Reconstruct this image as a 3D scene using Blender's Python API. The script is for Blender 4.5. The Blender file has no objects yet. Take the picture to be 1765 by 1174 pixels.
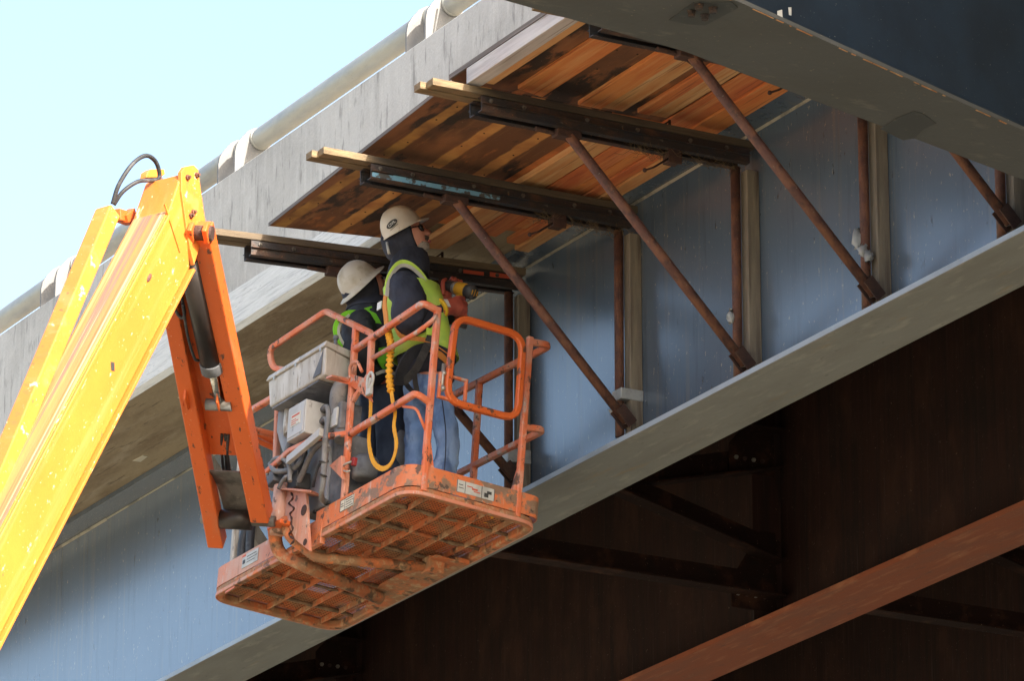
import bpy, math, random
import numpy as np
from mathutils import Matrix, Vector
random.seed(7)
S = bpy.context.scene
COL = S.collection
A = np.array

# ------------------------------------------------------------------ camera, light, exposure
# World: X along the bridge (towards the near end), Y into the bridge, Z up, metres.
PITCH, YAW, FPX = math.radians(18.5), math.radians(28.8), 8930.0
EYE = A([0.0, 0.0, 1.6])
_s, _c = math.sin(YAW), math.cos(YAW)
CR = A([_s, _c, 0.0]); CH = A([-_c, _s, 0.0]); CZ = A([0, 0, 1.0])
CF = CH*math.cos(PITCH) + CZ*math.sin(PITCH)
CU = -CH*math.sin(PITCH) + CZ*math.cos(PITCH)
cam_d = bpy.data.cameras.new('camera'); cam = bpy.data.objects.new('camera', cam_d); COL.objects.link(cam)
cam_d.sensor_width = 36.0; cam_d.lens = FPX/1765.0*36.0; cam_d.clip_start = 0.5; cam_d.clip_end = 9000
cam.matrix_world = Matrix(((CR[0], CU[0], -CF[0], EYE[0]), (CR[1], CU[1], -CF[1], EYE[1]), (CR[2], CU[2], -CF[2], EYE[2]), (0, 0, 0, 1)))
S.camera = cam

SUN = A([1.0, 0.10, 0.505]); SUN = SUN/np.linalg.norm(SUN)
w = bpy.data.worlds.new('World'); S.world = w; w.use_nodes = True
nt = w.node_tree; nt.nodes.clear()
sky = nt.nodes.new('ShaderNodeTexSky'); sky.sky_type = 'NISHITA'; sky.sun_disc = False
sky.sun_elevation = math.asin(SUN[2]); sky.sun_rotation = math.atan2(SUN[0], SUN[1])
sky.air_density = 1.0; sky.dust_density = 4.2; sky.ozone_density = 1.0; sky.altitude = 100
bg = nt.nodes.new('ShaderNodeBackground'); bg.inputs['Strength'].default_value = 0.13
wo = nt.nodes.new('ShaderNodeOutputWorld')
nt.links.new(sky.outputs[0], bg.inputs['Color']); nt.links.new(bg.outputs[0], wo.inputs[0])
sl = bpy.data.lights.new('sun', 'SUN'); sl.energy = 3.1; sl.angle = math.radians(0.53); sl.color = (1.0, 0.93, 0.82)
so = bpy.data.objects.new('sun', sl); COL.objects.link(so)
so.rotation_euler = Vector(SUN).to_track_quat('Z', 'Y').to_euler(); so.location = (40, 0, 60)
S.view_settings.view_transform = 'Standard'; S.view_settings.look = 'None'
S.view_settings.exposure = 1.88; S.view_settings.gamma = 1.0; S.view_settings.use_curve_mapping = False
S.render.engine = 'CYCLES'
S.cycles.max_bounces = 8; S.cycles.diffuse_bounces = 5

# ------------------------------------------------------------------ helpers
def nrm(v):
    v = A(v, dtype=float); n = np.linalg.norm(v); return v/n if n > 1e-12 else v

class MB:
    """collects faces; build() makes ONE mesh object"""
    def __init__(s): s.v = []; s.f = []; s.sm = []
    def add(s, vs, fs, smooth=False):
        o = len(s.v); s.v += [tuple(map(float, q)) for q in vs]
        for f in fs: s.f.append([i+o for i in f]); s.sm.append(smooth)
        return s
    def hexa(s, p):      # 8 points: bottom loop 0-3, top loop 4-7
        return s.add(p, [(3,2,1,0),(4,5,6,7),(0,1,5,4),(1,2,6,5),(2,3,7,6),(3,0,4,7)])
    def box(s, lo, hi):
        (a,b,c),(d,e,f) = lo, hi
        return s.hexa([(a,b,c),(d,b,c),(d,e,c),(a,e,c),(a,b,f),(d,b,f),(d,e,f),(a,e,f)])
    def obox(s, c, R, size):     # R: three axis vectors
        c = A(c); R = [nrm(r)*h/2 for r, h in zip(R, size)]
        P = lambda i,j,k: c+R[0]*i+R[1]*j+R[2]*k
        return s.hexa([P(-1,-1,-1),P(1,-1,-1),P(1,1,-1),P(-1,1,-1),P(-1,-1,1),P(1,-1,1),P(1,1,1),P(-1,1,1)])
    def beam(s, a, b, wd, ht, up=(0,0,1)):
        a, b = A(a, float), A(b, float); t = nrm(b-a); sd = nrm(np.cross(t, up)); u = np.cross(sd, t)
        return s.obox((a+b)/2, (t, sd, u), (np.linalg.norm(b-a), wd, ht))
    def prism(s, poly, vec):
        n = len(poly); poly = [A(q, float) for q in poly]; vec = A(vec, float)
        nn = np.zeros(3)
        for i in range(n): nn += np.cross(poly[i], poly[(i+1) % n])
        if nn @ vec > 0: poly = poly[::-1]
        vs = poly+[q+vec for q in poly]
        fs = [tuple(range(n)), tuple(range(2*n-1, n-1, -1))]
        for i in range(n): j = (i+1) % n; fs.append((j, i, i+n, j+n))
        return s.add(vs, fs)
    def sweep(s, pts, prof, side=None, closed=False, smooth=False, caps=True, scale=None):
        pts = [A(q, float) for q in pts]; n = len(pts); m = len(prof)
        T = []
        for i in range(n):
            if closed: t = nrm(nrm(pts[(i+1) % n]-pts[i])+nrm(pts[i]-pts[i-1]))
            elif i == 0: t = nrm(pts[1]-pts[0])
            elif i == n-1: t = nrm(pts[-1]-pts[-2])
            else: t = nrm(nrm(pts[i+1]-pts[i])+nrm(pts[i]-pts[i-1]))
            T.append(t)
        if side is None:
            r = A([0,0,1.0]) if abs(T[0][2]) < .9 else A([1.0,0,0])
            side = np.cross(T[0], r)
        sd = nrm(A(side, float)-T[0]*(A(side, float)@T[0])); vs = []
        for i in range(n):
            sd = nrm(sd-T[i]*(sd@T[i])); up = np.cross(sd, T[i])
            k = 1.0
            if (0 < i < n-1) or closed:
                cosang = max(.35, abs(nrm(pts[(i+1) % n]-pts[i])@T[i])); k = 1.0/cosang if m <= 8 and not smooth else 1.0
            q = scale[i] if scale is not None else 1.0
            for (a, b) in prof: vs.append(pts[i]+sd*a*q+up*b*q)
        fs = []
        for i in range(n if closed else n-1):
            j = (i+1) % n
            for a in range(m):
                b = (a+1) % m; fs.append((i*m+a, i*m+b, j*m+b, j*m+a))
        s.add(vs, fs, smooth)
        if caps and not closed:
            o = len(s.v)-len(vs)
            s.f.append([o+i for i in range(m-1, -1, -1)]); s.sm.append(False)
            s.f.append([o+(n-1)*m+i for i in range(m)]); s.sm.append(False)
        return s
    def tube(s, pts, r, n=10, closed=False):
        sc = None
        if not np.isscalar(r): sc = list(r); r = 1.0
        prof = [(r*math.cos(2*math.pi*i/n), r*math.sin(2*math.pi*i/n)) for i in range(n)]
        return s.sweep(pts, prof, None, closed, True, True, sc)
    def rect(s, pts, wd, ht, side=None, closed=False):
        c = .18*min(wd, ht); x, y = wd/2, ht/2
        prof = [(-x+c,-y),(x-c,-y),(x,-y+c),(x,y-c),(x-c,y),(-x+c,y),(-x,y-c),(-x,-y+c)]
        return s.sweep(pts, prof, side, closed)
    def lathe(s, prof, c, ax, n=24, smooth=True):
        ax = nrm(ax); r = A([0,0,1.0]) if abs(ax[2]) < .9 else A([1.0,0,0]); e1 = nrm(np.cross(ax, r)); e2 = np.cross(ax, e1)
        vs = []; c = A(c, float)
        for (rad, z) in prof:
            for i in range(n):
                t = 2*math.pi*i/n; vs.append(c+ax*z+(e1*math.cos(t)+e2*math.sin(t))*rad)
        fs = []
        for k in range(len(prof)-1):
            for i in range(n):
                j = (i+1) % n; fs.append((k*n+i, k*n+j, (k+1)*n+j, (k+1)*n+i))
        s.add(vs, fs, smooth); o = len(s.v)-len(vs)
        s.f.append([o+i for i in range(n-1, -1, -1)]); s.sm.append(False)
        s.f.append([o+(len(prof)-1)*n+i for i in range(n)]); s.sm.append(False)
        return s
    def cyl(s, a, b, r, n=16):
        a, b = A(a, float), A(b, float); return s.lathe([(r,0),(r,np.linalg.norm(b-a))], a, b-a, n)
    def ball(s, c, r, n=12, R=None):
        c = A(c, float); r = A([r]*3 if np.isscalar(r) else r, float); R = np.eye(3) if R is None else A(R).T
        vs = []; m = n//2
        for i in range(m+1):
            t = math.pi*i/m
            for j in range(n):
                p = 2*math.pi*j/n; q = A([math.sin(t)*math.cos(p), math.sin(t)*math.sin(p), math.cos(t)])*r
                vs.append(c+R@q)
        fs = []
        for i in range(m):
            for j in range(n):
                k = (j+1) % n; fs.append((i*n+j, (i+1)*n+j, (i+1)*n+k, i*n+k))
        return s.add(vs, fs, True)
    def mesh(s, name, mat):
        me = bpy.data.meshes.new(name); me.from_pydata(s.v, [], s.f); me.validate()
        if len(me.polygons) == len(s.sm): me.polygons.foreach_set('use_smooth', s.sm)
        if mat: me.materials.append(mat)
        me.update(); return me

WM = {}
def put(o, parent=None, frame=None):
    frame = Matrix.Identity(4) if frame is None else frame
    if not o.users_collection: COL.objects.link(o)
    WM[o] = frame
    if parent is not None:
        o.parent = parent; o.matrix_basis = WM[parent].inverted() @ frame
    else: o.matrix_basis = frame
    return o
def tag(o, label=None, cat=None, group=None, kind=None):
    if label: o['label'] = label
    if cat: o['category'] = cat
    if group: o['group'] = group
    if kind: o['kind'] = kind
    return o
def thing(name, loc, label, cat, group=None, frame=None):
    o = bpy.data.objects.new(name, None); o.empty_display_size = .2
    put(o, None, Matrix.Translation(Vector(loc)) if frame is None else frame)
    return tag(o, label, cat, group)
def obj(name, mb, mat, parent=None, frame=None, bevel=0, kind=None, label=None):
    o = bpy.data.objects.new(name, mb.mesh(name, mat)); put(o, parent, frame)
    if bevel:
        b = o.modifiers.new('bevel', 'BEVEL'); b.width = bevel; b.segments = 2; b.limit_method = 'ANGLE'; b.angle_limit = math.radians(40)
    return tag(o, label, None, None, kind)
def dup(o, frame, parent=None):
    c = o.copy(); COL.objects.link(c); 
    if parent is None: WM[c] = frame; c.matrix_basis = frame
    else:
        c.parent = parent; c.matrix_basis = o.matrix_basis.copy(); WM[c] = WM[parent] @ c.matrix_basis
    for ch in list(o.children): dup(ch, None, c)
    return c
def frame_of(o, x, y, z):
    return Matrix(((x[0],y[0],z[0],o[0]),(x[1],y[1],z[1],o[1]),(x[2],y[2],z[2],o[2]),(0,0,0,1)))
def arc_path(pts, r, n=5, closed=False):
    """rounds the corners of a polyline with radius r (or list of radii)"""
    pts = [A(q, float) for q in pts]; out = []; N = len(pts)
    for i in range(N):
        if not closed and i in (0, N-1): out.append(pts[i]); continue
        p, a, b = pts[i], pts[i-1], pts[(i+1) % N]; rr = r if np.isscalar(r) else r[i]
        da, db = nrm(a-p), nrm(b-p); ang = math.acos(max(-1, min(1, da@db)))
        if rr <= 0 or ang > 3.1: out.append(p); continue
        d = min(rr/math.tan(ang/2), .48*np.linalg.norm(a-p), .48*np.linalg.norm(b-p))
        p0, p1 = p+da*d, p+db*d
        for k in range(n+1):
            t = k/n; out.append((1-t)**2*p0+2*t*(1-t)*p+t*t*p1)
    return out
def curve(pts, n=8):
    """catmull-rom through points"""
    pts = [A(q, float) for q in pts]; P = [2*pts[0]-pts[1]]+pts+[2*pts[-1]-pts[-2]]; out = []
    for i in range(1, len(P)-2):
        for k in range(n):
            t = k/n; a, b, c, d = P[i-1:i+3]
            out.append(.5*(2*b+(c-a)*t+(2*a-5*b+4*c-d)*t*t+(3*b-a-3*c+d)*t**3))
    out.append(pts[-1]); return out
# survey: points measured on the photograph, intersected with a known plane of the bridge / platform
def sight(px, py): return CR*(px-882.5)+CU*(587.0-py)+CF*FPX
def on(px, py, axis, val):
    d = sight(px, py); return EYE+d*((val-EYE[axis])/d[axis])
def at_depth(px, py, D): return EYE+sight(px, py)*(D/FPX)

# ------------------------------------------------------------------ materials
def mat(name, col, rough=.6, metal=0.0, layers=(), bump=0.0, bscale=60, bstretch=(1,1,1), spec=None, coat=0):
    """layers: (colour, scale, stretch xyz, low, high, amount) noise masks over the base colour"""
    m = bpy.data.materials.new(name); m.use_nodes = True; t = m.node_tree; t.nodes.clear(); L = t.links.new
    out = t.nodes.new('ShaderNodeOutputMaterial'); b = t.nodes.new('ShaderNodeBsdfPrincipled'); L(b.outputs[0], out.inputs[0])
    b.inputs['Roughness'].default_value = rough; b.inputs['Metallic'].default_value = metal
    if coat: b.inputs['Coat Weight'].default_value = coat; b.inputs['Coat Roughness'].default_value = .2; b.inputs['Coat IOR'].default_value = 1.6
    if spec is not None: b.inputs['Specular IOR Level'].default_value = spec
    tc = t.nodes.new('ShaderNodeTexCoord'); geo = tc.outputs['Object']
    cur = None
    rgb = t.nodes.new('ShaderNodeRGB'); rgb.outputs[0].default_value = (*col, 1); cur = rgb.outputs[0]
    for i, ly in enumerate(layers):
        c, sc, st, lo, hi, amt = ly[:6]; rgh = ly[6] if len(ly) > 6 else None
        mp = t.nodes.new('ShaderNodeMapping'); mp.inputs['Scale'].default_value = st; mp.inputs['Location'].default_value = (i*3.7, i*1.3, i*2.1)
        L(geo, mp.inputs[0])
        nz = t.nodes.new('ShaderNodeTexNoise'); nz.inputs['Scale'].default_value = sc; nz.inputs['Detail'].default_value = 6; nz.inputs['Roughness'].default_value = .62
        L(mp.outputs[0], nz.inputs['Vector'])
        mr = t.nodes.new('ShaderNodeMapRange'); mr.inputs[1].default_value = lo; mr.inputs[2].default_value = hi; mr.inputs[4].default_value = amt; mr.clamp = True
        L(nz.outputs['Fac'], mr.inputs[0])
        mx = t.nodes.new('ShaderNodeMix'); mx.data_type = 'RGBA'; mx.inputs[7].default_value = (*c, 1)
        L(mr.outputs[0], mx.inputs[0]); L(cur, mx.inputs[6]); cur = mx.outputs[2]
    L(cur, b.inputs['Base Color'])
    if bump:
        mp = t.nodes.new('ShaderNodeMapping'); mp.inputs['Scale'].default_value = bstretch; L(geo, mp.inputs[0])
        nz = t.nodes.new('ShaderNodeTexNoise'); nz.inputs['Scale'].default_value = bscale; nz.inputs['Detail'].default_value = 5; L(mp.outputs[0], nz.inputs['Vector'])
        bp = t.nodes.new('ShaderNodeBump'); bp.inputs['Strength'].default_value = min(1, bump); bp.inputs['Distance'].default_value = .01
        L(nz.outputs['Fac'], bp.inputs['Height']); L(bp.outputs[0], b.inputs['Normal'])
    return m

M = {}
M['ground'] = mat('ground', (.345,.30,.215), .9, 0, [((.20,.18,.10), .05, (1,1,1), .45, .6, .7), ((.38,.32,.23), .6, (1,1,1), .5, .65, .6)])
M['concrete'] = mat('concrete_fascia', (.50,.49,.465), .85, 0, [((.30,.29,.27), .7, (1,1,1.3), .44, .62, .6), ((.38,.37,.35), 3.5, (6,6,.5), .52, .74, .5), ((.58,.57,.54), 5, (4,4,.6), .52, .7, .5), ((.2,.19,.18), 22, (1,1,.18), .575, .66, .6), ((.27,.26,.24), 6, (1,1,.12), .57, .68, .55), ((.16,.15,.14), 70, (1,1,1), .66, .70, .7)], .5, 70, (1,1,.5))
M['concrete_edge'] = mat('concrete_edge', (.60,.61,.60), .8, 0, [((.40,.41,.41), 5, (.5,1,10), .50, .66, .7), ((.7,.7,.69), 10, (.5,1,5), .52, .68, .6), ((.3,.3,.3), 30, (.4,1,2), .62, .68, .6)], .5, 40, (.25,1,3))
M['soffit'] = mat('concrete_soffit', (.36,.29,.19), .85, 0, [((.19,.135,.08), 1.3, (.6,2,1), .44, .64, .8), ((.46,.39,.29), 4, (.5,2,1), .52, .68, .6), ((.11,.08,.05), 8, (.35,3,1), .59, .68, .7), ((.5,.45,.36), 45, (1,1,1), .66, .7, .6)], .5, 30)
M['parapet_post'] = mat('parapet_post', (.19,.19,.188), .7, 0, [((.15,.15,.15), 5, (1,1,.4), .48, .66, .7), ((.26,.26,.26), 14, (1,1,.4), .56, .68, .5)], .3, 60)
M['galv'] = mat('galvanised_pipe', (.40,.40,.36), .5, .25, [((.28,.29,.28), 8, (.3,1,1), .45, .65, .7), ((.46,.44,.36), 3, (.5,1,1), .5, .68, .6), ((.2,.2,.2), 60, (1,1,1), .64, .70, .6)], .2, 60)
M['blue'] = mat('blue_girder_paint', (.082,.118,.168), .27, 0, [((.062,.090,.13), 1.1, (1,1,1), .42, .64, .6), ((.04,.055,.075), 3, (5,5,.35), .55, .70, .5), ((.14,.145,.14), 2.2, (7,7,.16), .575, .68, .45), ((.33,.31,.26), 48, (1,1,.5), .655, .685, .8), ((.03,.035,.04), 15, (1,1,.3), .655, .69, .75), ((.17,.19,.21), 20, (2.5,2.5,.2), .64, .70, .5)], .02, 9, spec=.8, coat=.5)
M['blue_edge'] = mat('blue_flange_edge', (.30,.36,.43), .5, 0, [((.2,.24,.28), 5, (.5,1,1), .5, .65, .6)])
M['flange'] = mat('grey_flange_paint', (.232,.238,.226), .55, 0, [((.18,.18,.165), 2.2, (.5,2,1), .44, .64, .75), ((.30,.21,.10), 4, (.4,2,1), .60, .70, .5), ((.35,.34,.31), 8, (.4,1.5,1), .54, .68, .6), ((.12,.12,.11), 30, (.4,1,1), .64, .69, .6), ((.42,.38,.28), 45, (1,1,1), .665, .69, .7)], .12, 20)
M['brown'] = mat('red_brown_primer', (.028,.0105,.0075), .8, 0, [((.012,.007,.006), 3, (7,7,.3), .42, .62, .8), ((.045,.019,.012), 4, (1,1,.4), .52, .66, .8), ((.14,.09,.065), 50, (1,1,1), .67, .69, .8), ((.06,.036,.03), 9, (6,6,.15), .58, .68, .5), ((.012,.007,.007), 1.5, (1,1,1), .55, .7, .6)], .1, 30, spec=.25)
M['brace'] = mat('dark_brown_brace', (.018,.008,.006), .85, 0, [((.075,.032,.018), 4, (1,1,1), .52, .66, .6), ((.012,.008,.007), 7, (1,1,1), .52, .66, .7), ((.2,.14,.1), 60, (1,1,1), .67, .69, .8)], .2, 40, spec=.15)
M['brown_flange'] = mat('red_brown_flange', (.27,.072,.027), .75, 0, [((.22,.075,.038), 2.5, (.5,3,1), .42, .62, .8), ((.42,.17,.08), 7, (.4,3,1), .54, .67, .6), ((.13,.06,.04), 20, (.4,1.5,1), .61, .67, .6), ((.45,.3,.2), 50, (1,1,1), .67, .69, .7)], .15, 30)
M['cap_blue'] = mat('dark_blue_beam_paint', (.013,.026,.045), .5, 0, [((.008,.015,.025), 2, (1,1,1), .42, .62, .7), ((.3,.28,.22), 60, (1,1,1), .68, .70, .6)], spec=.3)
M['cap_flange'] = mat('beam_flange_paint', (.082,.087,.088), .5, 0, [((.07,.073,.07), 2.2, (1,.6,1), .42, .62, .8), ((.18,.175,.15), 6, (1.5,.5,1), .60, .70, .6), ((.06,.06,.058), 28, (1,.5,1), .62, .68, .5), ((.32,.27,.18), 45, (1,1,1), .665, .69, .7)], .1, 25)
M['cap_patch'] = mat('dark_touch_up_paint', (.045,.05,.052), .5, 0, [((.12,.12,.11), 18, (1,1,1), .60, .68, .6)])
M['steel_dark'] = mat('grimy_black_steel', (.036,.029,.027), .6, .2, [((.11,.055,.033), 9, (1,.6,1), .5, .64, .8), ((.17,.15,.12), 30, (1,.5,1), .63, .69, .7), ((.018,.028,.045), 4, (1,1,1), .5, .62, .7), ((.30,.14,.05), 40, (1,1,1), .665, .69, .8)], .5, 90)
M['rust'] = mat('rusty_tube', (.115,.05,.038), .7, .1, [((.22,.095,.05), 7, (1,1,1), .46, .62, .85), ((.055,.03,.026), 13, (1,1,1), .52, .64, .8), ((.28,.26,.2), 42, (1,1,1), .655, .69, .75), ((.10,.12,.10), 3, (1,1,1), .60, .68, .6)], .5, 120)
M['rust_dark'] = mat('dark_rust', (.06,.03,.024), .8, .1, [((.13,.06,.03), 12, (1,1,1), .5, .68, .7), ((.03,.02,.018), 20, (1,1,1), .5, .65, .6)], .4, 100)
M['bluechip'] = mat('flaking_blue_paint', (.17,.36,.50), .6, 0, [((.07,.06,.05), 14, (1,1,1), .5, .56, .95)], .2, 60)
def wood(name, a, b, c, axis, dark=(.05,.03,.02), damt=.5):
    st = [7, 7, 7]; st[axis] = .35; s2 = [3, 3, 3]; s2[axis] = .5; s3 = [30, 30, 30]; s3[axis] = .8
    return mat(name, a, .75, 0, [(b, 3.0, tuple(s2), .42, .62, .85), (c, 3.0, tuple(st), .5, .64, .75), (dark, 2.0, tuple(s2), .58, .75, damt), (dark, 1.5, tuple(s3), .585, .66, .7)], .6, 8, tuple(s3))
M['plank_red'] = wood('red_stained_plank', (.56,.18,.055), (.50,.115,.04), (.66,.30,.12), 0, (.16,.04,.02), .6)
M['plank_tan'] = wood('tan_plank', (.58,.31,.125), (.48,.19,.06), (.64,.42,.22), 0, (.12,.06,.03), .5)
M['plank_orange'] = wood('orange_plank', (.64,.235,.065), (.56,.15,.04), (.68,.33,.13), 0, (.25,.06,.02), .45)
M['joist_grey'] = wood('weathered_edge_joist', (.50,.47,.47), (.40,.37,.37), (.58,.55,.54), 0, (.2,.16,.13), .4)
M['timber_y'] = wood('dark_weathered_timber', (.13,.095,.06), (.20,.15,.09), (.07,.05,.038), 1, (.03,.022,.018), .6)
M['timber_lit'] = wood('sunlit_timber', (.62,.50,.30), (.50,.38,.2), (.68,.58,.38), 1, (.10,.07,.04), .4)  # sunlight put into the colour: pale copy of the timber, unused
M['timber_b'] = wood('shade_and_sun_timber', (.065,.05,.036), (.11,.085,.055), (.04,.03,.024), 1, (.02,.015,.012), .6)  # dark base carries the shade under the deck in its colour
M['timber_z'] = wood('grey_brown_post', (.19,.16,.125), (.28,.24,.18), (.11,.085,.065), 2, (.05,.036,.03), .7)

def sunlit_end(m, y0, y1, c0, c1):  # blends a painted sunlit tone into the colour past a given y
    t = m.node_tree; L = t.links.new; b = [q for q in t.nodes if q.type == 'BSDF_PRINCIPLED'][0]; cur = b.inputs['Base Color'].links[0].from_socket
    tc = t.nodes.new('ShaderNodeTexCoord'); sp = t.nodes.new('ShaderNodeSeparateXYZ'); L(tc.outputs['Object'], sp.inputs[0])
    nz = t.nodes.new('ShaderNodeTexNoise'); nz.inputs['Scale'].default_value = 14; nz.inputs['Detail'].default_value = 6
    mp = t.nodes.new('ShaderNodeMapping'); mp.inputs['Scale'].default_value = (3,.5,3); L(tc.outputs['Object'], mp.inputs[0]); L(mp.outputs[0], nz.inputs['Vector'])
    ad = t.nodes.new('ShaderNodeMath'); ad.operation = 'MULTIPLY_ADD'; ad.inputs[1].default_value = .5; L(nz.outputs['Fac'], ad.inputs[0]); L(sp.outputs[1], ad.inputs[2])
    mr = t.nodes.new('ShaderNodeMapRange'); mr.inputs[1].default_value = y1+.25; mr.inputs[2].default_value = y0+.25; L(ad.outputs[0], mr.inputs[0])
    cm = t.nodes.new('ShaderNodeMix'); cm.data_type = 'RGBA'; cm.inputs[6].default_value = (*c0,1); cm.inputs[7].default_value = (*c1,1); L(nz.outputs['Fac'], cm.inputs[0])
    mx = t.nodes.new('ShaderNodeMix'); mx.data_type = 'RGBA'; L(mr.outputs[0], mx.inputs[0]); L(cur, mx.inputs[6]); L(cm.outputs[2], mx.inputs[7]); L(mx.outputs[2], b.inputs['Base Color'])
def plywood(name, bands):
    m = mat(name, (.15,.062,.026), .7, 0, [((.30,.125,.05), 1.6, (.6,2.2,1), .45, .68, .8), ((.035,.022,.016), 1.1, (1,1.4,1), .50, .68, .8), ((.30,.15,.06), 6, (.25,5,1), .57, .70, .6), ((.018,.013,.011), 2.2, (.8,1.8,1), .55, .61, .92), ((.42,.15,.045), 4, (.5,1.6,1), .60, .67, .8), ((.4,.3,.2), 60, (1,1,1), .67, .69, .7)], .2, 6, (.4,6,1))
    t = m.node_tree; L = t.links.new; b = [q for q in t.nodes if q.type == 'BSDF_PRINCIPLED'][0]
    cur = b.inputs['Base Color'].links[0].from_socket
    tc = t.nodes.new('ShaderNodeTexCoord'); sp = t.nodes.new('ShaderNodeSeparateXYZ'); L(tc.outputs['Object'], sp.inputs[0])
    nz = t.nodes.new('ShaderNodeTexNoise'); nz.inputs['Scale'].default_value = 9; nz.inputs['Detail'].default_value = 5; L(tc.outputs['Object'], nz.inputs['Vector'])
    for (y0, y1, c0, c1) in bands:
        ad = t.nodes.new('ShaderNodeMath'); ad.operation = 'MULTIPLY_ADD'; ad.inputs[1].default_value = .035; L(nz.outputs['Fac'], ad.inputs[0]); L(sp.outputs[1], ad.inputs[2])
        sb = t.nodes.new('ShaderNodeMath'); sb.operation = 'SUBTRACT'; L(ad.outputs[0], sb.inputs[0]); sb.inputs[1].default_value = (y0+y1)/2+.017
        ab = t.nodes.new('ShaderNodeMath'); ab.operation = 'ABSOLUTE'; L(sb.outputs[0], ab.inputs[0])
        mr = t.nodes.new('ShaderNodeMapRange'); h = (y1-y0)/2; mr.inputs[1].default_value = h+.006; mr.inputs[2].default_value = h-.006; L(ab.outputs[0], mr.inputs[0])
        n2 = t.nodes.new('ShaderNodeTexNoise'); n2.inputs['Scale'].default_value = 5; n2.inputs['Detail'].default_value = 6; L(tc.outputs['Object'], n2.inputs['Vector'])
        m2 = t.nodes.new('ShaderNodeMapRange'); m2.inputs[1].default_value = .40; m2.inputs[2].default_value = .66; L(n2.outputs['Fac'], m2.inputs[0])
        cm = t.nodes.new('ShaderNodeMix'); cm.data_type = 'RGBA'; cm.inputs[6].default_value = (*c0,1); cm.inputs[7].default_value = (*c1,1); L(m2.outputs[0], cm.inputs[0])
        mx = t.nodes.new('ShaderNodeMix'); mx.data_type = 'RGBA'; L(mr.outputs[0], mx.inputs[0]); L(cur, mx.inputs[6]); L(cm.outputs[2], mx.inputs[7]); cur = mx.outputs[2]
    L(cur, b.inputs['Base Color']); return m
sunlit_end(M['timber_b'], -1.98, -1.80, (.035,.027,.018), (.36,.25,.13))  # sunlight painted onto the outer ends of the bracket timbers
M['ply_ghost'] = plywood('plywood_with_joist_marks', [(13.42,13.50,(.42,.22,.06),(.20,.09,.03)), (13.77,13.86,(.60,.30,.09),(.38,.15,.045)), (14.08,14.17,(.56,.27,.08),(.36,.14,.045))])
M['ply_orange'] = plywood('orange_plywood', [(10,20,(.58,.20,.06),(.30,.10,.032))])
M['ply_dark'] = plywood('dark_plywood', [])
M['ply_edge'] = mat('plywood_edge', (.12,.10,.09), .8, 0, [((.22,.19,.17), 6, (.3,1,14), .5, .62, .7)])

ORG = (.70,.165,.030)
M['orange'] = mat('orange_machine_paint', (.66,.125,.022), .42, 0, [((.60,.115,.025), 3, (1,1,1), .42, .62, .6), ((.50,.17,.08), 6, (.3,1,1), .58, .68, .5), ((.085,.05,.035), 10, (.6,1,1), .625, .65, .92), ((.05,.035,.03), 28, (.5,1,1), .645, .67, .92), ((.75,.5,.35), 45, (1,1,1), .665, .685, .7)], .15, 60)
M['boom'] = mat('boom_orange_paint', (.68,.205,.032), .42, 0, [((.60,.155,.025), 1.6, (.5,1,1), .42, .62, .7), ((.30,.14,.05), 2.6, (.06,5,5), .60, .68, .55), ((.50,.25,.08), 3.2, (.09,3,3), .56, .68, .6), ((.80,.68,.45), 46, (.6,1,1), .66, .69, .8), ((.80,.66,.42), 9, (.35,1.2,1.2), .635, .665, .75), ((.22,.10,.05), 12, (.6,1,1), .67, .70, .8)], .1, 50)
M['boom_worn'] = mat('worn_boom_face', (.50,.24,.085), .45, 0, [((.30,.17,.08), 2.6, (.05,3,3), .40, .58, .9), ((.60,.37,.17), 5, (.04,4,4), .48, .60, .85), ((.15,.13,.12), 3.2, (.05,3,3), .56, .63, .9), ((.66,.24,.05), 7, (.05,5,5), .57, .64, .75), ((.20,.11,.06), 13, (.035,4,4), .55, .62, .75), ((.70,.50,.30), 9, (.035,5,5), .58, .63, .8)], .15, 20, (.05,4,4))
M['platform'] = mat('faded_orange_rail_paint', (.66,.155,.055), .55, 0, [((.60,.31,.22), 5, (1,1,1), .44, .60, .75), ((.48,.42,.37), 9, (1,1,1), .57, .64, .8), ((.085,.05,.035), 13, (1,1,.6), .605, .635, .92), ((.05,.035,.03), 34, (1,1,1), .635, .665, .85)], .3, 90)
M['toe'] = mat('scuffed_orange_sheet', (.64,.165,.05), .6, 0, [((.56,.27,.17), 3, (1,1,.6), .42, .60, .75), ((.52,.45,.38), 12, (1,1,.12), .57, .66, .65), ((.20,.14,.095), 4.5, (1,1,1.3), .535, .575, .9), ((.30,.20,.13), 18, (1,1,1), .58, .62, .7), ((.07,.05,.04), 13, (1,1,1), .60, .635, .9), ((.72,.2,.055), 8, (1,1,1), .60, .64, .9)], .35, 70)
M['toe_pink'] = mat('chalky_orange_sheet', (.60,.22,.13), .65, 0, [((.56,.35,.27), 3, (1,1,.5), .42, .60, .85), ((.38,.19,.12), 12, (1,1,.12), .54, .66, .7), ((.12,.075,.05), 9, (1,1,1), .62, .65, .85), ((.72,.19,.05), 6, (1,1,1), .61, .65, .9), ((.6,.52,.45), 26, (1,1,.3), .62, .67, .6)], .35, 70)
M['under'] = mat('muddy_orange_steel', (.50,.145,.05), .75, 0, [((.27,.16,.085), 6, (1,1,1), .42, .58, .85), ((.48,.33,.19), 16, (1,1,1), .52, .63, .75), ((.075,.05,.03), 9, (1,1,1), .56, .63, .85), ((.68,.18,.05), 12, (1,1,1), .60, .65, .8)], .6, 60)
M['mesh'] = mat('rusty_mesh', (.62,.19,.07), .7, 0, [((.40,.24,.13), 6, (1,1,1), .45, .6, .8), ((.12,.08,.05), 9, (1,1,1), .58, .64, .8)])
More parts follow.
